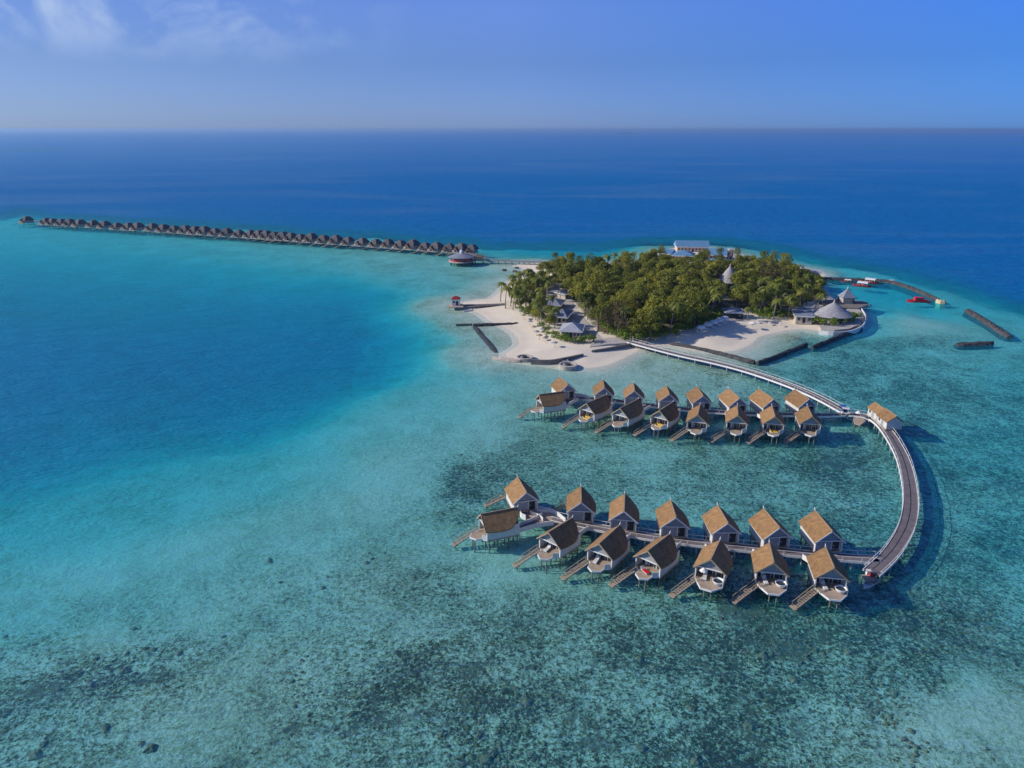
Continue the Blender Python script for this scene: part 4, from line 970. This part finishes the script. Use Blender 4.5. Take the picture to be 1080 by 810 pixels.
# landmark trees first
def lone(kind, px, py, s, label, sz=1.0, cat='tree'):
    p = ground_at(px, py); placed.append((p.x, p.y)); return tree(kind, p, s, label, cat, sz=sz)
lone('casu', 652, 356, 1.0, 'tall brownish casuarina at the front edge of the wood near the footbridge')
lone('casu', 641, 353, .8, 'smaller brownish casuarina left of the tall one near the footbridge')
lone('casu', 812, 309, 1.15, 'big russet casuarina rising above the wood right of the grey conical roof')
lone('casu', 803, 306, 1.0, 'russet casuarina beside the tallest one right of the grey conical roof')
lone('casu', 822, 310, .95, 'russet casuarina on the right shoulder of the tall russet pair')
lone('dcas', 776, 280, .9, 'lone dark tree standing beside the peach tower on the far shore')
for x, y, q in ((683, 279, .9), (690, 280, .8), (698, 281, .85), (734, 281, .8), (741, 284, .9), (778, 283, .9), (786, 282, .8), (794, 281, .75), (676, 281, .9), (688, 274, .8), (695, 272.5, .7), (705, 279, .7), (803, 284, .8)):
    p = ground_at(x, y); placed.append((p.x, p.y)); tree('broad', p, q, 'green tree at the foot of the blue roofed buildings on the far shore', 'tree', 'trees round the blue roofed buildings')
lone('broad', 744, 275, .85, 'green tree between the blue roofed buildings')
lone('broad', 738, 277, .75, 'smaller green tree left of its neighbour between the blue roofs')
lone('palm', 528, 318, .95, 'leaning coconut palm nearest the pier hut', cat='palm tree')
lone('palm', 533, 325, 1.05, 'tall coconut palm alone on the sand above the pier', cat='palm tree')
lone('palm', 541, 327, .9, 'coconut palm at the sandy edge just right of the tall lone palm', cat='palm tree')
lone('palm', 603, 279, 1.0, 'tall coconut palm rising behind the wood by the restaurant jetty', cat='palm tree')
lone('palm', 641, 286, 1.1, 'tall coconut palm breaking the skyline in the middle back of the wood', cat='palm tree')
lone('palm', 664, 286, 1.1, 'tall coconut palm breaking the skyline left of the blue roofs', cat='palm tree')
GP = 'coconut palms along the western sand'
for i, (u, v, p) in enumerate(scatter(WATERSIDE, 80, 2.9, rng)):
    k = 'palm' if rng.random() < .62 else 'broad'
    tree(k, p, rng.uniform(.7, 1.0) if k == 'palm' else rng.uniform(.55, .8), 'coconut palm in the grove along the western sand' if k == 'palm' else 'rounded green tree among the palms of the western sand', 'palm tree' if k == 'palm' else 'tree',
         GP if k == 'palm' else 'broadleaf trees of the western sand')
BACK = [(568, 296), (574, 289), (588, 286), (602, 284), (602, 290), (588, 299), (574, 298)]
for i, (u, v, p) in enumerate(scatter(BACK, 14, 5.0, rng)):
    tree('broad' if i % 3 else 'dcas', p, rng.uniform(.8, 1.05), 'dark green tree on the narrow back shore by the restaurant jetty', 'tree', 'trees by the restaurant jetty')
# the wood itself
for i, (u, v, p) in enumerate(scatter(WOOD, 360, 6.0, rng)):
    pal = (u > 738 and v > 305) * .28 + .05
    k = 'palm' if rng.random() < pal else ('dcas' if rng.random() < .16 else 'broad')
    east = u > 735
    if k == 'palm': lab, g = ('coconut palm in the eastern wood behind the white beach' if east else 'coconut palm among the trees of the western wood'), ('palms of the eastern wood' if east else 'palms of the western wood')
    elif k == 'dcas': lab, g = ('dark feathery tree in the eastern part of the wood' if east else 'dark feathery tree in the western part of the wood'), ('feathery trees of the eastern wood' if east else 'feathery trees of the western wood')
    elif v > 330: lab, g = ('broad green tree near the front edge of the wood'), 'broadleaf trees at the front of the wood'
    elif east: lab, g = ('broad green tree in the eastern half of the wood'), 'broadleaf trees of the eastern wood'
    else: lab, g = ('broad green tree in the dense heart of the western wood'), 'broadleaf trees of the western wood'
    s = rng.uniform(.9, 1.45) if k != 'palm' else rng.uniform(.95, 1.25)
    if u > 838: s *= .85
    if v < 296: s *= .8
    tree(k, p, s, lab, 'palm tree' if k == 'palm' else 'tree', g)
FRONT = [(632, 344), (642, 354), (660, 359), (692, 359), (716, 353), (742, 343), (762, 335), (762, 330), (742, 337), (716, 347), (692, 353), (660, 353), (644, 348), (634, 338)]
keep = placed; placed = []
for i, (u, v, p) in enumerate(scatter(FRONT, 34, 3.6, rng)):
    t = tree('shrub', p, rng.uniform(1.0, 1.7), 'green shrub in the undergrowth along the front edge of the wood', 'shrub', 'undergrowth shrubs at the wood front')
EASTF = [(792, 331), (806, 337), (838, 337), (838, 331), (806, 331)]
for i, (u, v, p) in enumerate(scatter(EASTF, 14, 3.6, rng)):
    t = tree('shrub', p, rng.uniform(1.0, 1.6), 'green shrub under the palms at the eastern end of the white beach', 'shrub', 'shrubs at the eastern beach end')
placed = keep
# shrubs and hedges
for i, (x, y) in enumerate(((582, 355), (587, 357.5), (592, 359.5), (598, 361), (604, 362), (610, 361.5), (616, 361.5), (622, 361), (577, 350.5), (573, 346), (553, 331), (557, 333), (548, 329))):
    tree('shrub', ground_at(x, y), rng.uniform(1.1, 1.5), 'bright green rounded shrub in the hedge at the western beach', 'shrub', 'bright hedge shrubs on the western beach')
for i, (x, y) in enumerate(((881, 343), (886, 342), (891, 340.5), (896, 339), (901, 336.5), (861, 341), (866, 342))):
    tree('shrub', ground_at(x, y), rng.uniform(1.3, 1.9), 'green shrub planted round the big conical roof by the harbour', 'shrub', 'shrubs round the harbour pavilion')
lone('palm', 860, 332, .95, 'coconut palm just left of the big grey conical roof', cat='palm tree')
lone('palm', 788, 338, .8, 'coconut palm on the sand right of the grey beach roof', cat='palm tree')

# ------------------------------------------------------------------ island buildings
def house(c0, c1, depth, label, roof_mat, wall_mat='peach', wall_h=3.2, roof_h=1.8, kind='hip', z=LAND, nwin=5, name='resort_building', over=.8, cat='building'):
    """c0,c1: pixels of the two ends of the front wall foot; depth: metres back"""
    a, b = W(*c0, z), W(*c1, z); d = (b - a); L = d.length; ang = math.atan2(d.y, d.x); mid = (a + b) / 2 + Vector((-d.y, d.x, 0)).normalized() * depth / 2
    t = thing(name, label, cat, mid, ang); hx, hy = L / 2, depth / 2
    m = MB(); m.box((0, 0, wall_h / 2 - .3), (L, depth, wall_h + .6)); wl = m.build('wall', M[wall_mat], t)
    ox, oy = hx + over, hy + over; zt = wall_h + .02; m = MB()
    if kind == 'hip':
        r = max(0, hx - hy) ; m.v = [(-ox, -oy, zt), (ox, -oy, zt), (ox, oy, zt), (-ox, oy, zt), (-r, 0, zt + roof_h), (r, 0, zt + roof_h)]
        m.f = [[0, 1, 5, 4], [1, 2, 5], [2, 3, 4, 5], [3, 0, 4], [3, 2, 1, 0]]
        if r < .01: m.v = m.v[:5]; m.f = [[0, 1, 4], [1, 2, 4], [2, 3, 4], [3, 0, 4], [3, 2, 1, 0]]
    elif kind == 'gable':
        m.v = [(-ox, -oy, zt), (ox, -oy, zt), (ox, oy, zt), (-ox, oy, zt), (-ox, 0, zt + roof_h), (ox, 0, zt + roof_h)]; m.f = [[0, 1, 5, 4], [1, 2, 5], [2, 3, 4, 5], [3, 0, 4], [3, 2, 1, 0]]
    elif kind == 'shed':
        m.v = [(-ox, -oy, zt), (ox, -oy, zt), (ox, oy, zt), (-ox, oy, zt), (-ox, oy, zt + roof_h), (ox, oy, zt + roof_h)]; m.f = [[0, 1, 5, 4], [1, 2, 5], [2, 3, 4, 5], [0, 4, 3], [3, 2, 1, 0]]
    ro = m.build('roof', M[roof_mat], t)
    m = MB(); m.box((0, -oy - .05, zt - .08), (2 * ox, .14, .3)); m.box((0, oy + .05, zt - .08), (2 * ox, .14, .3))
    for s in (-1, 1): m.box((s * (ox + .05), 0, zt - .08), (.12, 2 * oy - .1, .3))
    m.build('fascia', M['white'], ro)
    for k in range(nwin):
        x = -hx + (k + .5) * L / nwin; 
        if k == nwin // 2: m = MB(); m.box((x, -hy - .03, 1.1), (1.1, .08, 2.2)); m.build('door', M['dark'], t)
        else:
            m = MB(); m.box((x, -hy - .03, wall_h * .55), (L / nwin * .5, .08, wall_h * .4)); m.build('window', M['glass'], t)
    return t
house((714, 265.5), (747, 266), 13, 'long blue roofed building farthest back on the far shore', 'blue_roof', wall_h=3.4, nwin=9, kind='gable', roof_h=3.4)
house((743, 274), (765, 275), 13, 'peach walled block with blue roof beside the peach tower', 'blue_roof', wall_h=3.2, nwin=5, kind='gable', roof_h=3.4)
house((709, 275), (731, 276), 12, 'wide blue roofed hall with open peach front behind the wood', 'blue_roof', wall_h=3.4, nwin=7, kind='hip', roof_h=2.8)
house((695, 273), (706, 274), 8, 'small peach house with sloping blue-grey roof at the left of the blue roofs', 'blue_roof', wall_h=3.6, nwin=3, kind='shed', roof_h=1.8)
house((684, 274), (692, 274), 5, 'small pale shed half hidden by trees left of the peach house', 'blue_roof', wall_h=2.6, nwin=3, kind='gable', roof_h=1.2)
house((745, 284.5), (775, 285.5), 14, 'large hipped blue roof with a white front edge near the grey cone', 'blue_roof', wall_h=3.6, nwin=7, kind='hip', roof_h=2.6, over=1.2)
house((768, 274), (773, 274), 3, 'narrow peach tower beside the lone dark tree on the far shore', 'pale_roof', wall_h=6.5, nwin=3, kind='hip', roof_h=.8, over=.3, name='water_tower', cat='tower')
house((592, 356), (612, 357), 11, 'grey metal roofed building nearest the western beach', 'pale_roof', 'stone', 2.8, 2.2, 'hip', nwin=5)
house((583, 340), (597, 341), 13, 'grey roofed building in the middle of the western roofs', 'metal_roof', 'stone', 2.6, 2.0, 'hip', nwin=3)
house((574, 327), (590, 328), 11, 'grey roofed building farther back behind the palm grove', 'metal_roof', 'stone', 2.6, 2.0, 'hip', nwin=3)
house((596, 316), (616, 312), 7, 'long low grey roof among the trees of the western path', 'metal_roof', 'stone', 2.6, 1.4, 'gable', nwin=5)
house((619, 303), (633, 297.5), 6, 'long narrow pale roof deeper in the wood', 'pale_roof', 'stone', 2.8, 1.4, 'gable', nwin=5)
house((766, 336), (783, 336.5), 7, 'grey roofed beach bar between the wood and the white beach', 'metal_roof', 'dark', 2.8, 1.8, 'hip', nwin=3)
house((839, 340), (856, 341), 13, 'flat grey roofed annex left of the big conical roof', 'metal_roof', 'stone', 3.0, .8, 'shed', nwin=3)
house((848, 292), (864, 293), 6, 'small service building with pale roof by the harbour quay', 'pale_roof', 'stone', 2.8, 1.2, 'gable', nwin=3)
def cone_pavilion(px, r, wall_h, roof_h, label, mat='thatch_grey', n=24, z=LAND, sx=1, sy=1, name='thatched_pavilion', knob=True):
    t = thing(name, label, 'pavilion', W(*px, z)); 
    m = MB(); m.lathe([(r * .82, -.3), (r * .82, wall_h)], n=n, sx=sx, sy=sy); wl = m.build('wall', M['stone'], t)
    m = MB(); m.lathe([(r, wall_h + .01), (r * 1.01, wall_h + .25), (r * .62, wall_h + roof_h * .42), (r * .3, wall_h + roof_h * .76), (r * .05, wall_h + roof_h)], n=n, sx=sx, sy=sy); ro = m.build('roof', M[mat], t)
    if knob: m = MB(); m.lathe([(.4, wall_h + roof_h - .4), (.45, wall_h + roof_h + .4), (.1, wall_h + roof_h + 1.4)], n=8); m.build('finial', M['stone'], ro)
    for k in range(n // 2):
        a = 2 * math.pi * (k + .5) / (n // 2); m = MB(); m.box((r * .82 * sx * math.cos(a), r * .82 * sy * math.sin(a), wall_h * .5), (.3, 1.3, wall_h * .7), a); m.build('window', M['glass'], wl)
    return t
cone_pavilion((768, 303), 6.0, 3.0, 8.2, 'tall steep grey conical roof rising out of the wood')
cone_pavilion((877, 338), 7.6, 2.6, 5.4, 'very large grey conical roof on the point beside the harbour', sx=1.15)
# harbour side pavilion on its dark deck
deck_platform([(862, 317), (890, 315), (913, 318), (917, 321), (905, 325), (870, 323)], 'dark timber quay deck carrying the square roofed harbour pavilion', 1.9, 'quay_deck', 'post', 'deck', .35)
t = cone_pavilion((892, 319), 4.3, 2.6, 4.0, 'square pyramid roofed pavilion on the dark harbour deck', 'metal_roof', 4, 1.92, name='harbour_pavilion', knob=True); t.rotation_euler.z = R(45)
# terrace of the point
def slab(px, z0, z1, label, name, mat, cat):
    P = [W(x, y, z1) for x, y in px]; o = sum(P, Vector()) / len(P); o.z = 0
    a = sum((P[i].x * P[(i + 1) % len(P)].y - P[(i + 1) % len(P)].x * P[i].y) for i in range(len(P)))
    if a < 0: P = P[::-1]
    Q = [(p.x - o.x, p.y - o.y) for p in P]; m = MB(); m.prism(Q, z0, z1); ob = m.build(name, M[mat]); ob.location = (o.x, o.y, 0)
    if cat == 'structure': tag(ob, kind='structure')
    else: tag(ob, label, cat)
    return ob
slab([(866, 346.5), (880, 348), (896, 346.5), (908, 341), (911, 333), (906, 325), (896, 323), (890, 330), (878, 338), (864, 344)], -1, 1.35, '', 'terrace_paving', 'paving', 'structure')
slab([(586, 300), (600, 312), (612, 330), (628, 350), (636, 357), (628, 359), (612, 345), (598, 328), (584, 313), (575, 306)], .2, 1.36, '', 'path', 'paving', 'structure')
slab([(624, 359), (642, 356), (668, 356), (668, 361), (640, 363), (622, 366)], .2, 1.42, '', 'path_landing', 'paving', 'structure')

# ------------------------------------------------------------------ groynes, sea walls, breakwaters
def ridge(px, w, h, label, name='breakwater', mat='rock', cat='breakwater', rough=.35, z0=-2.5, zz=None, taper=1.8):
    """a bank of stone with an uneven top, built as one loft"""
    L = smooth_line([W(x, y, h) for x, y in px], .9) if rough > .1 else smooth_line([W(x, y, h) for x, y in px], 1.2)
    o = L[0].copy(); o.z = 0; m = MB(); rs = random.Random(len(name) + int(px[0][0])); n = len(L); prof = [(-taper, z0), (-1.25, 0.0), (-.8, .75), (-.35, 1.0), (.1, 1.02), (.5, .97), (.85, .7), (1.25, 0.0), (taper, z0)]
    for i, p in enumerate(L):
        d = (L[min(i + 1, n - 1)] - L[max(i - 1, 0)]).normalized(); s = Vector((d.y, -d.x, 0)); e = min(1, .55 + min(i, n - 1 - i) * .25)
        for x, z in prof:
            j = rough; q = p - o + s * (x * w / 2 * e + rs.uniform(-j, j) * .5) + d * rs.uniform(-j, j) * .6; q.z = (z * h if z >= 0 else z) + (rs.uniform(-j, j) * .8 if z > 0 else 0)
            m.v.append(tuple(q))
    k = len(prof)
    for i in range(n - 1):
        for j in range(k - 1): a = i * k + j; m.f.append([a, a + 1, a + k + 1, a + k])
    m.f.append([j for j in range(k)]); m.f.append([(n - 1) * k + j for j in reversed(range(k))])
    ob = m.build(name, M[mat]); ob.location = o; tag(ob, label, cat); return ob
def sea_wall(px, w, h, label, name='sea_wall', mat='rock', cat='sea wall', z0=-2.0):
    L = smooth_line([W(x, y, h) for x, y in px], 1.5); o = L[0].copy(); o.z = 0; L = [p - o for p in L]; m = MB(); strip(m, offset_line(L, -w / 2), offset_line(L, w / 2), z0, h)
    ob = m.build(name, M[mat]); ob.location = o; tag(ob, label, cat); return ob
ridge([(868, 292.5), (890, 293), (915, 293.8), (937, 295.5), (955, 300), (972, 306.5), (990, 314.5)], 3.0, 1.3, 'long dark rock breakwater curving round the far side of the harbour')
ridge([(1020.5, 325.5), (1036, 334.5), (1052, 344.5), (1065, 353.5)], 3.0, 1.2, 'straight dark breakwater alone at the right of the harbour mouth, slanting towards the camera')
ridge([(1009, 361.8), (1028, 361), (1047, 360)], 2.6, 1.0, 'short dark breakwater lying level in the shallows at the far right')
ridge([(989, 315), (993, 317), (997, 316.5)], 2.4, 1.5, 'pale yellow rock heap at the tip of the harbour breakwater', 'rock_heap', 'rock_pale', 'rocks')
ridge([(706, 360.5), (730, 364.5), (760, 371), (780, 376), (796, 380)], 1.7, 1.0, 'dark groyne closing the white beach lagoon, beside the footbridge', 'groyne', 'rock', 'groyne', .2)
ridge([(799, 381), (815, 375.5), (833, 368.5), (851, 361.5)], 1.7, 1.0, 'dark groyne slanting back from the lagoon mouth, in front of the terrace groyne', 'groyne', 'rock', 'groyne', .2)
ridge([(857, 364.5), (874, 357.5), (892, 350.5), (909, 343.5)], 1.7, 1.2, 'dark groyne running out from the terrace below the big conical roof', 'groyne', 'rock', 'groyne', .2)
ridge([(499, 341.5), (515, 341), (540, 340.3), (546, 339.8)], 1.5, .8, 'level groyne at the western beach between pier and slanting groyne', 'groyne', 'rock', 'groyne', .2)
ridge([(500, 343.5), (507, 352), (515, 361), (523, 371)], 1.5, .12, 'low slanting dark groyne awash off the western beach', 'groyne', 'rock', 'groyne', .2, taper=1.5)
ridge([(520, 375.5), (536, 377.5), (549, 379)], 1.6, 1.0, 'short stone groyne leading to the left round platform', 'groyne', 'stone', 'groyne', .2)
sea_wall([(481, 341.5), (498, 341.2)], .6, .5, 'thin low timber barrier pointing left off the western groyne', mat='post')
sea_wall([(560, 379), (580, 379.5), (598, 376.5), (615, 373)], .7, 1.7, 'low dark wall along the sand between the two round platforms', mat='post')
sea_wall([(624, 369.5), (642, 366.5), (660, 363), (667, 361.5)], .6, 1.7, 'low dark wall along the sand up to the footbridge', mat='post')
sea_wall([(864, 348.3), (880, 350), (897, 348.5), (910, 342.5), (913, 333), (908, 324)], .35, 1.6, 'pale parapet wall edging the terrace on the point', mat='white', name='parapet_wall', cat='wall')
sea_wall([(866, 298.5), (846, 296.5), (826, 292)], .8, 1.9, 'pale quay wall at the back of the harbour', mat='stone', name='quay_wall', cat='quay')
def round_platform(px, r, label, h=.9):
    t = thing('round_platform', label, 'platform', W(*px, 0)); m = MB(); m.lathe([(r * .96, -2.5), (r, h - .3), (r * 1.03, h)], n=28); m.build('base', M['stone'], t)
    m = MB(); m.lathe([(r * 1.03, h + .01), (r * 1.03, h + .35), (r * .84, h + .35), (r * .84, h + .01)], n=28, cap=False); m.build('bench_ring', M['paving'], t)
    m = MB(); m.lathe([(r * .35, h + .005), (r * .3, h + .5)], n=12); m.build('fire_pit', M['dark'], t)
round_platform((553.5, 379.5), 3.0, 'round stone seating platform at the end of the short groyne')
round_platform((599, 387.5), 3.2, 'round stone seating platform standing in the water with its own gangway', .9)
walkway([(595, 378), (597, 381.5), (598, 384.5)], 1.7, 'short gangway from the sand to the round water platform', 'gangway', 2.5, rail=False, z=1.05, rail_mat='concrete_post')
walkway([(488, 322), (505, 321.7), (520, 321.3), (533, 320.8)], 2.6, 'low pier from the western sand to the white hut', 'pier', 4.0, rail=False, z=1.4, rail_mat='post', rail_h=.8)
deck_platform([(473, 324), (473, 320.5), (488, 320), (489, 324)], 'square landing deck under the white pier hut', 1.4)
def pier_hut(px):
    t = thing('pier_hut', 'small white hut with red roof at the end of the western pier', 'hut', W(*px, 1.42)); m = MB()
    m.box((0, 0, 1.5), (3.6, 3.0, 3.0)); m.build('wall', M['white'], t)
    m = MB(); m.v = [(-2.2, -1.9, 3.01), (2.2, -1.9, 3.01), (2.2, 1.9, 3.01), (-2.2, 1.9, 3.01), (-.6, 0, 4.3), (.6, 0, 4.3)]; m.f = [[0, 1, 5, 4], [1, 2, 5], [2, 3, 4, 5], [3, 0, 4], [3, 2, 1, 0]]; m.build('roof', M['dark_red'], t)
    m = MB(); m.box((.6, -1.52, 1.1), (1.0, .08, 2.1)); m.build('door', M['dark'], t)
    m = MB(); m.box((-.9, -1.52, 1.7), (.9, .08, .9)); m.build('window', M['glass'], t)
pier_hut((481, 321.5))

# ------------------------------------------------------------------ boats
small_boat((493.5, 327.8), 1.9, 'small white boat moored below the western pier', 4.5, 'white')
small_boat((507, 323.6), 1.4, 'dark kayak drawn up beside the pier, left one', 3.4, 'dark', name='kayak', cat='kayak', engine=False, z=.1)
small_boat((513.5, 322.4), 1.5, 'dark kayak drawn up beside the pier, nearer the beach', 3.4, 'dark', name='kayak', cat='kayak', engine=False, z=.3)
small_boat((968, 318.5), 1.48, 'bright red motor boat lying alone in the middle of the harbour', 10.5, 'red', name='motor_boat', cat='boat', cabin='red', engine=False)
small_boat((893, 297.5), 1.2, 'white boat with dark red hull moored left in the harbour', 5.5, 'dark_red', name='ferry_boat', cat='boat', canopy='white', engine=False)
small_boat((908.5, 302), .9, 'dark red dhoni with white canopy, front one of the harbour pair', 9, 'dark_red', name='dhoni_boat', cat='boat', canopy='white', engine=False)
small_boat((916.5, 298.5), .9, 'dark red dhoni with white canopy, rear one of the harbour pair', 9, 'dark_red', name='dhoni_boat', cat='boat', canopy='white', engine=False)
small_boat((940, 298), 1.4, 'white cabin boat moored against the harbour breakwater', 6.5, 'white', name='cabin_boat', cat='boat', cabin='white', engine=False)
small_boat((857, 297.5), 1.4, 'white cabin cruiser at the quay by the trees', 8, 'white', name='cabin_boat', cat='boat', cabin='white', engine=False)
small_boat((836, 294), 1.4, 'white boat half hidden by trees at the quay', 7, 'white', name='cabin_boat', cat='boat', cabin='white', engine=False, z=.3)
small_boat((911.5, 324.5), 1.9, 'white speed boat tied up at the dark harbour deck', 7.5, 'white', name='speed_boat', cat='boat', cabin='white')

# ------------------------------------------------------------------ beach furniture
for i, (x, y) in enumerate(((739, 351), (746, 347.8), (752, 345.3), (758, 343.2), (764, 341))):
    p = ground_at(x, y); t = thing('cabana', 'white canvas cabana, %s of the five on the white beach' % ('nearest the camera' if i == 0 else 'farthest from the camera' if i == 4 else ORD[i + 1] + ' from the left'), 'cabana', p, .35, 'white beach cabanas'); m = MB()
    for a in (-1, 1):
        for b in (-1, 1): m = MB(); m.box((a * 1.2, b * 1.2, 1.0), (.1, .1, 2.2)); m.build('post', M['white'], t)
    m = MB(); m.lathe([(1.95, 2.0), (1.95, 2.2), (1.4, 2.9), (.1, 3.3)], n=4 if False else 12); m.build('canopy', M['white'], t)
    m = MB(); m.box((0, 0, .35), (1.9, 2.0, .5)); m.build('daybed', M['tub'], t)
for i, (x, y) in enumerate(((775, 342), (783, 343), (792, 341), (800, 340), (812, 341), (823, 342))):
    p = ground_at(x, y); t = lounger(p, 1.9 + i * .1, 'pale lounger on the open white beach, %s' % ('leftmost of six' if i == 0 else 'rightmost of six' if i == 5 else ORD[i + 1] + ' from the left'), 'white', 'loungers on the white beach')
parasol(ground_at(794, 345), 'white parasol standing alone on the white beach', r=1.6)
for i, (x, y) in enumerate(((549, 331), (552, 336.5), (559, 343), (563, 349), (566, 354), (569, 358), (572, 351), (575, 361), (585, 366))):
    p = ground_at(x, y); parasol(p, 'straw parasol on the western beach, %s' % ('nearest the pier' if i == 0 else 'nearest the round platforms' if i == 8 else ORD[i + 1] + ' counted from the pier'), 'ridge' if i % 2 else 'thatch_grey', r=1.3, group='parasols on the western beach')
for i, (x, y) in enumerate(((530, 283.5), (541, 285), (549, 287.5), (543, 281.5))):
    o = ridge([(x, y), (x + 4, y + .3)], 1.6, .7, 'small dark rock islet off the sand spit, %s' % ('leftmost', 'middle one', 'nearest the sand', 'farthest back')[i], 'rock_islet', 'rock', 'rock', .3)
# ------------------------------------------------------------------ far islands on the horizon
def far_island(px, dist, length, h, label, trees=True):
    u = (px - 540) / FPX; Y = dist; X = u * (Y * CT + CAM_H * ST); m = MB(); n = 40; rs = random.Random(int(px))
    t = thing('distant_island', label, 'island', (X, Y, 0))
    m.lathe([(length * .54, -2), (length * .5, .8), (length * .3, 2.2), (.5, 2.6)], n=28, sy=.28); m.build('sand', sand, t)
    m = MB(); hs = [h * (.45 + .75 * rs.random()) for _ in range(n)]
    for i in range(n):
        x = (-.5 + i / (n - 1)) * length * .86; k = max(.12, (1 - (2 * i / (n - 1) - 1) ** 4)); m.v += [(x, -length * .09 * k, 1), (x, -length * .06 * k, hs[i] * k), (x, length * .06 * k, hs[(i * 7) % n] * k), (x, length * .09 * k, 1)]
    for i in range(n - 1):
        for j in range(3): a = i * 4 + j; m.f.append([a, a + 1, a + 5, a + 4])
    m.f += [[0, 1, 2, 3], [(n - 1) * 4 + q for q in (3, 2, 1, 0)]]; m.build('wood', M['hedge_far'], t)
sand = M['stone']; M['hedge_far'] = simple('distant_wood', (.05, .08, .03), .95, .4, .01)
far_island(661, 14000, 420, 14, 'tiny low wooded island on the horizon, middle right of the sky line')
far_island(606, 17000, 330, 9, 'faintest tiny island on the horizon to the left of the clearer one')

# ------------------------------------------------------------------ daylight
SUN_EL, SUN_AZ = R(28), math.atan2(-math.cos(R(3)), math.sin(R(3)))   # azimuth from +Y towards +X
sx, sy = math.sin(SUN_AZ), math.cos(SUN_AZ)
sd_ = bpy.data.lights.new('sun', 'SUN'); sun = bpy.data.objects.new('sun', sd_); COL.objects.link(sun)
sd_.energy = 4.5; sd_.angle = R(.5); sd_.color = (1, .93, .83)
dirv = Vector((sx * math.cos(SUN_EL), sy * math.cos(SUN_EL), math.sin(SUN_EL)))
sun.rotation_euler = dirv.to_track_quat('Z', 'Y').to_euler(); sun.location = dirv * 300 
def world():
    w = bpy.data.worlds.new('World'); S.world = w; w.use_nodes = True; nt = w.node_tree; nt.nodes.clear()
    sky = N(nt, 'ShaderNodeTexSky', sky_type='NISHITA'); sky.sun_disc = False
    sky.sun_elevation = SUN_EL; sky.sun_rotation = SUN_AZ; sky.altitude = 50; sky.air_density = 1.0; sky.dust_density = .2; sky.ozone_density = 3.0
    tc = N(nt, 'ShaderNodeTexCoord'); sp = N(nt, 'ShaderNodeSeparateXYZ', {0: tc.outputs['Generated']})
    el = sp.outputs[2]
    hx = N(nt, 'ShaderNodeMapRange', {0: sp.outputs[0], 1: -.58, 2: 0.0}).outputs[0]; hr = N(nt, 'ShaderNodeMapRange', {0: sp.outputs[0], 1: 0.0, 2: .58}).outputs[0]
    UP = (.42, .68, 1.32)
    tl = ramp(nt, el, [(.01, (.45, .65, 1.39)), (.08, (.54, .65, 1.15)), (.142, (.60, .70, 1.22)), (.45, UP)])
    tm = ramp(nt, el, [(.01, (.44, .69, 1.76)), (.08, (.48, .67, 1.40)), (.142, (.68, .86, 1.65)), (.45, UP)])
    tr_ = ramp(nt, el, [(.01, (.19, .51, 1.68)), (.08, (.21, .53, 1.42)), (.142, (.26, .64, 1.66)), (.45, UP)])
    tint = mixc(nt, hr, mixc(nt, hx, tl, tm), tr_)
    c = mixc(nt, 1.0, sky.outputs[0], tint, 'MULTIPLY')
    # thin high cloud towards the sun side
    mp = N(nt, 'ShaderNodeMapping', {0: tc.outputs['Generated'], 2: (0, 0, .5), 3: (11, 7, 17)})
    cl = N(nt, 'ShaderNodeTexNoise', {'Vector': mp.outputs[0], 'Scale': 1.0, 'Detail': 6.0, 'Roughness': .55, 'Distortion': .5}).outputs[0]
    m1 = N(nt, 'ShaderNodeMapRange', {0: el, 1: .07, 2: .12}); m2 = N(nt, 'ShaderNodeMapRange', {0: sp.outputs[0], 1: -.12, 2: -.5})
    f = math_(nt, 'MULTIPLY', math_(nt, 'MULTIPLY', m1.outputs[0], m2.outputs[0]), ramp(nt, cl, [(.45, (0, 0, 0)), (.68, (1, 1, 1))]))
    c = mixc(nt, math_(nt, 'MULTIPLY', f, 1.0), c, CLOUD)
    bg = N(nt, 'ShaderNodeBackground', {'Color': c, 'Strength': SKY}); o = N(nt, 'ShaderNodeOutputWorld'); nt.links.new(bg.outputs[0], o.inputs[0])
SKY = .085
CLOUD = (5.6, 7.2, 10.0)
world()
S.view_settings.view_transform = 'Standard'; S.view_settings.look = 'None'; S.view_settings.exposure = 0; S.view_settings.gamma = 1
S.view_settings.use_curve_mapping = False
S.cycles.use_denoising = True; S.cycles.max_bounces = 6; S.cycles.transparent_max_bounces = 8
S.cycles.use_adaptive_sampling = True; S.cycles.adaptive_threshold = .02

HZ = 0.00006
def haze():
    m, nt = nodes('sea_haze')
    v = N(nt, 'ShaderNodeVolumePrincipled', {'Color': (.42, .66, 1.0, 1), 'Density': HZ, 'Anisotropy': .35}); o = N(nt, 'ShaderNodeOutputMaterial'); nt.links.new(v.outputs[0], o.inputs[1])
    mb = MB(); mb.box((0, 0, (90 - 60) / 2), (180000, 180000, 150)); ob = mb.build('haze', m); tag(ob, kind='stuff')
haze()
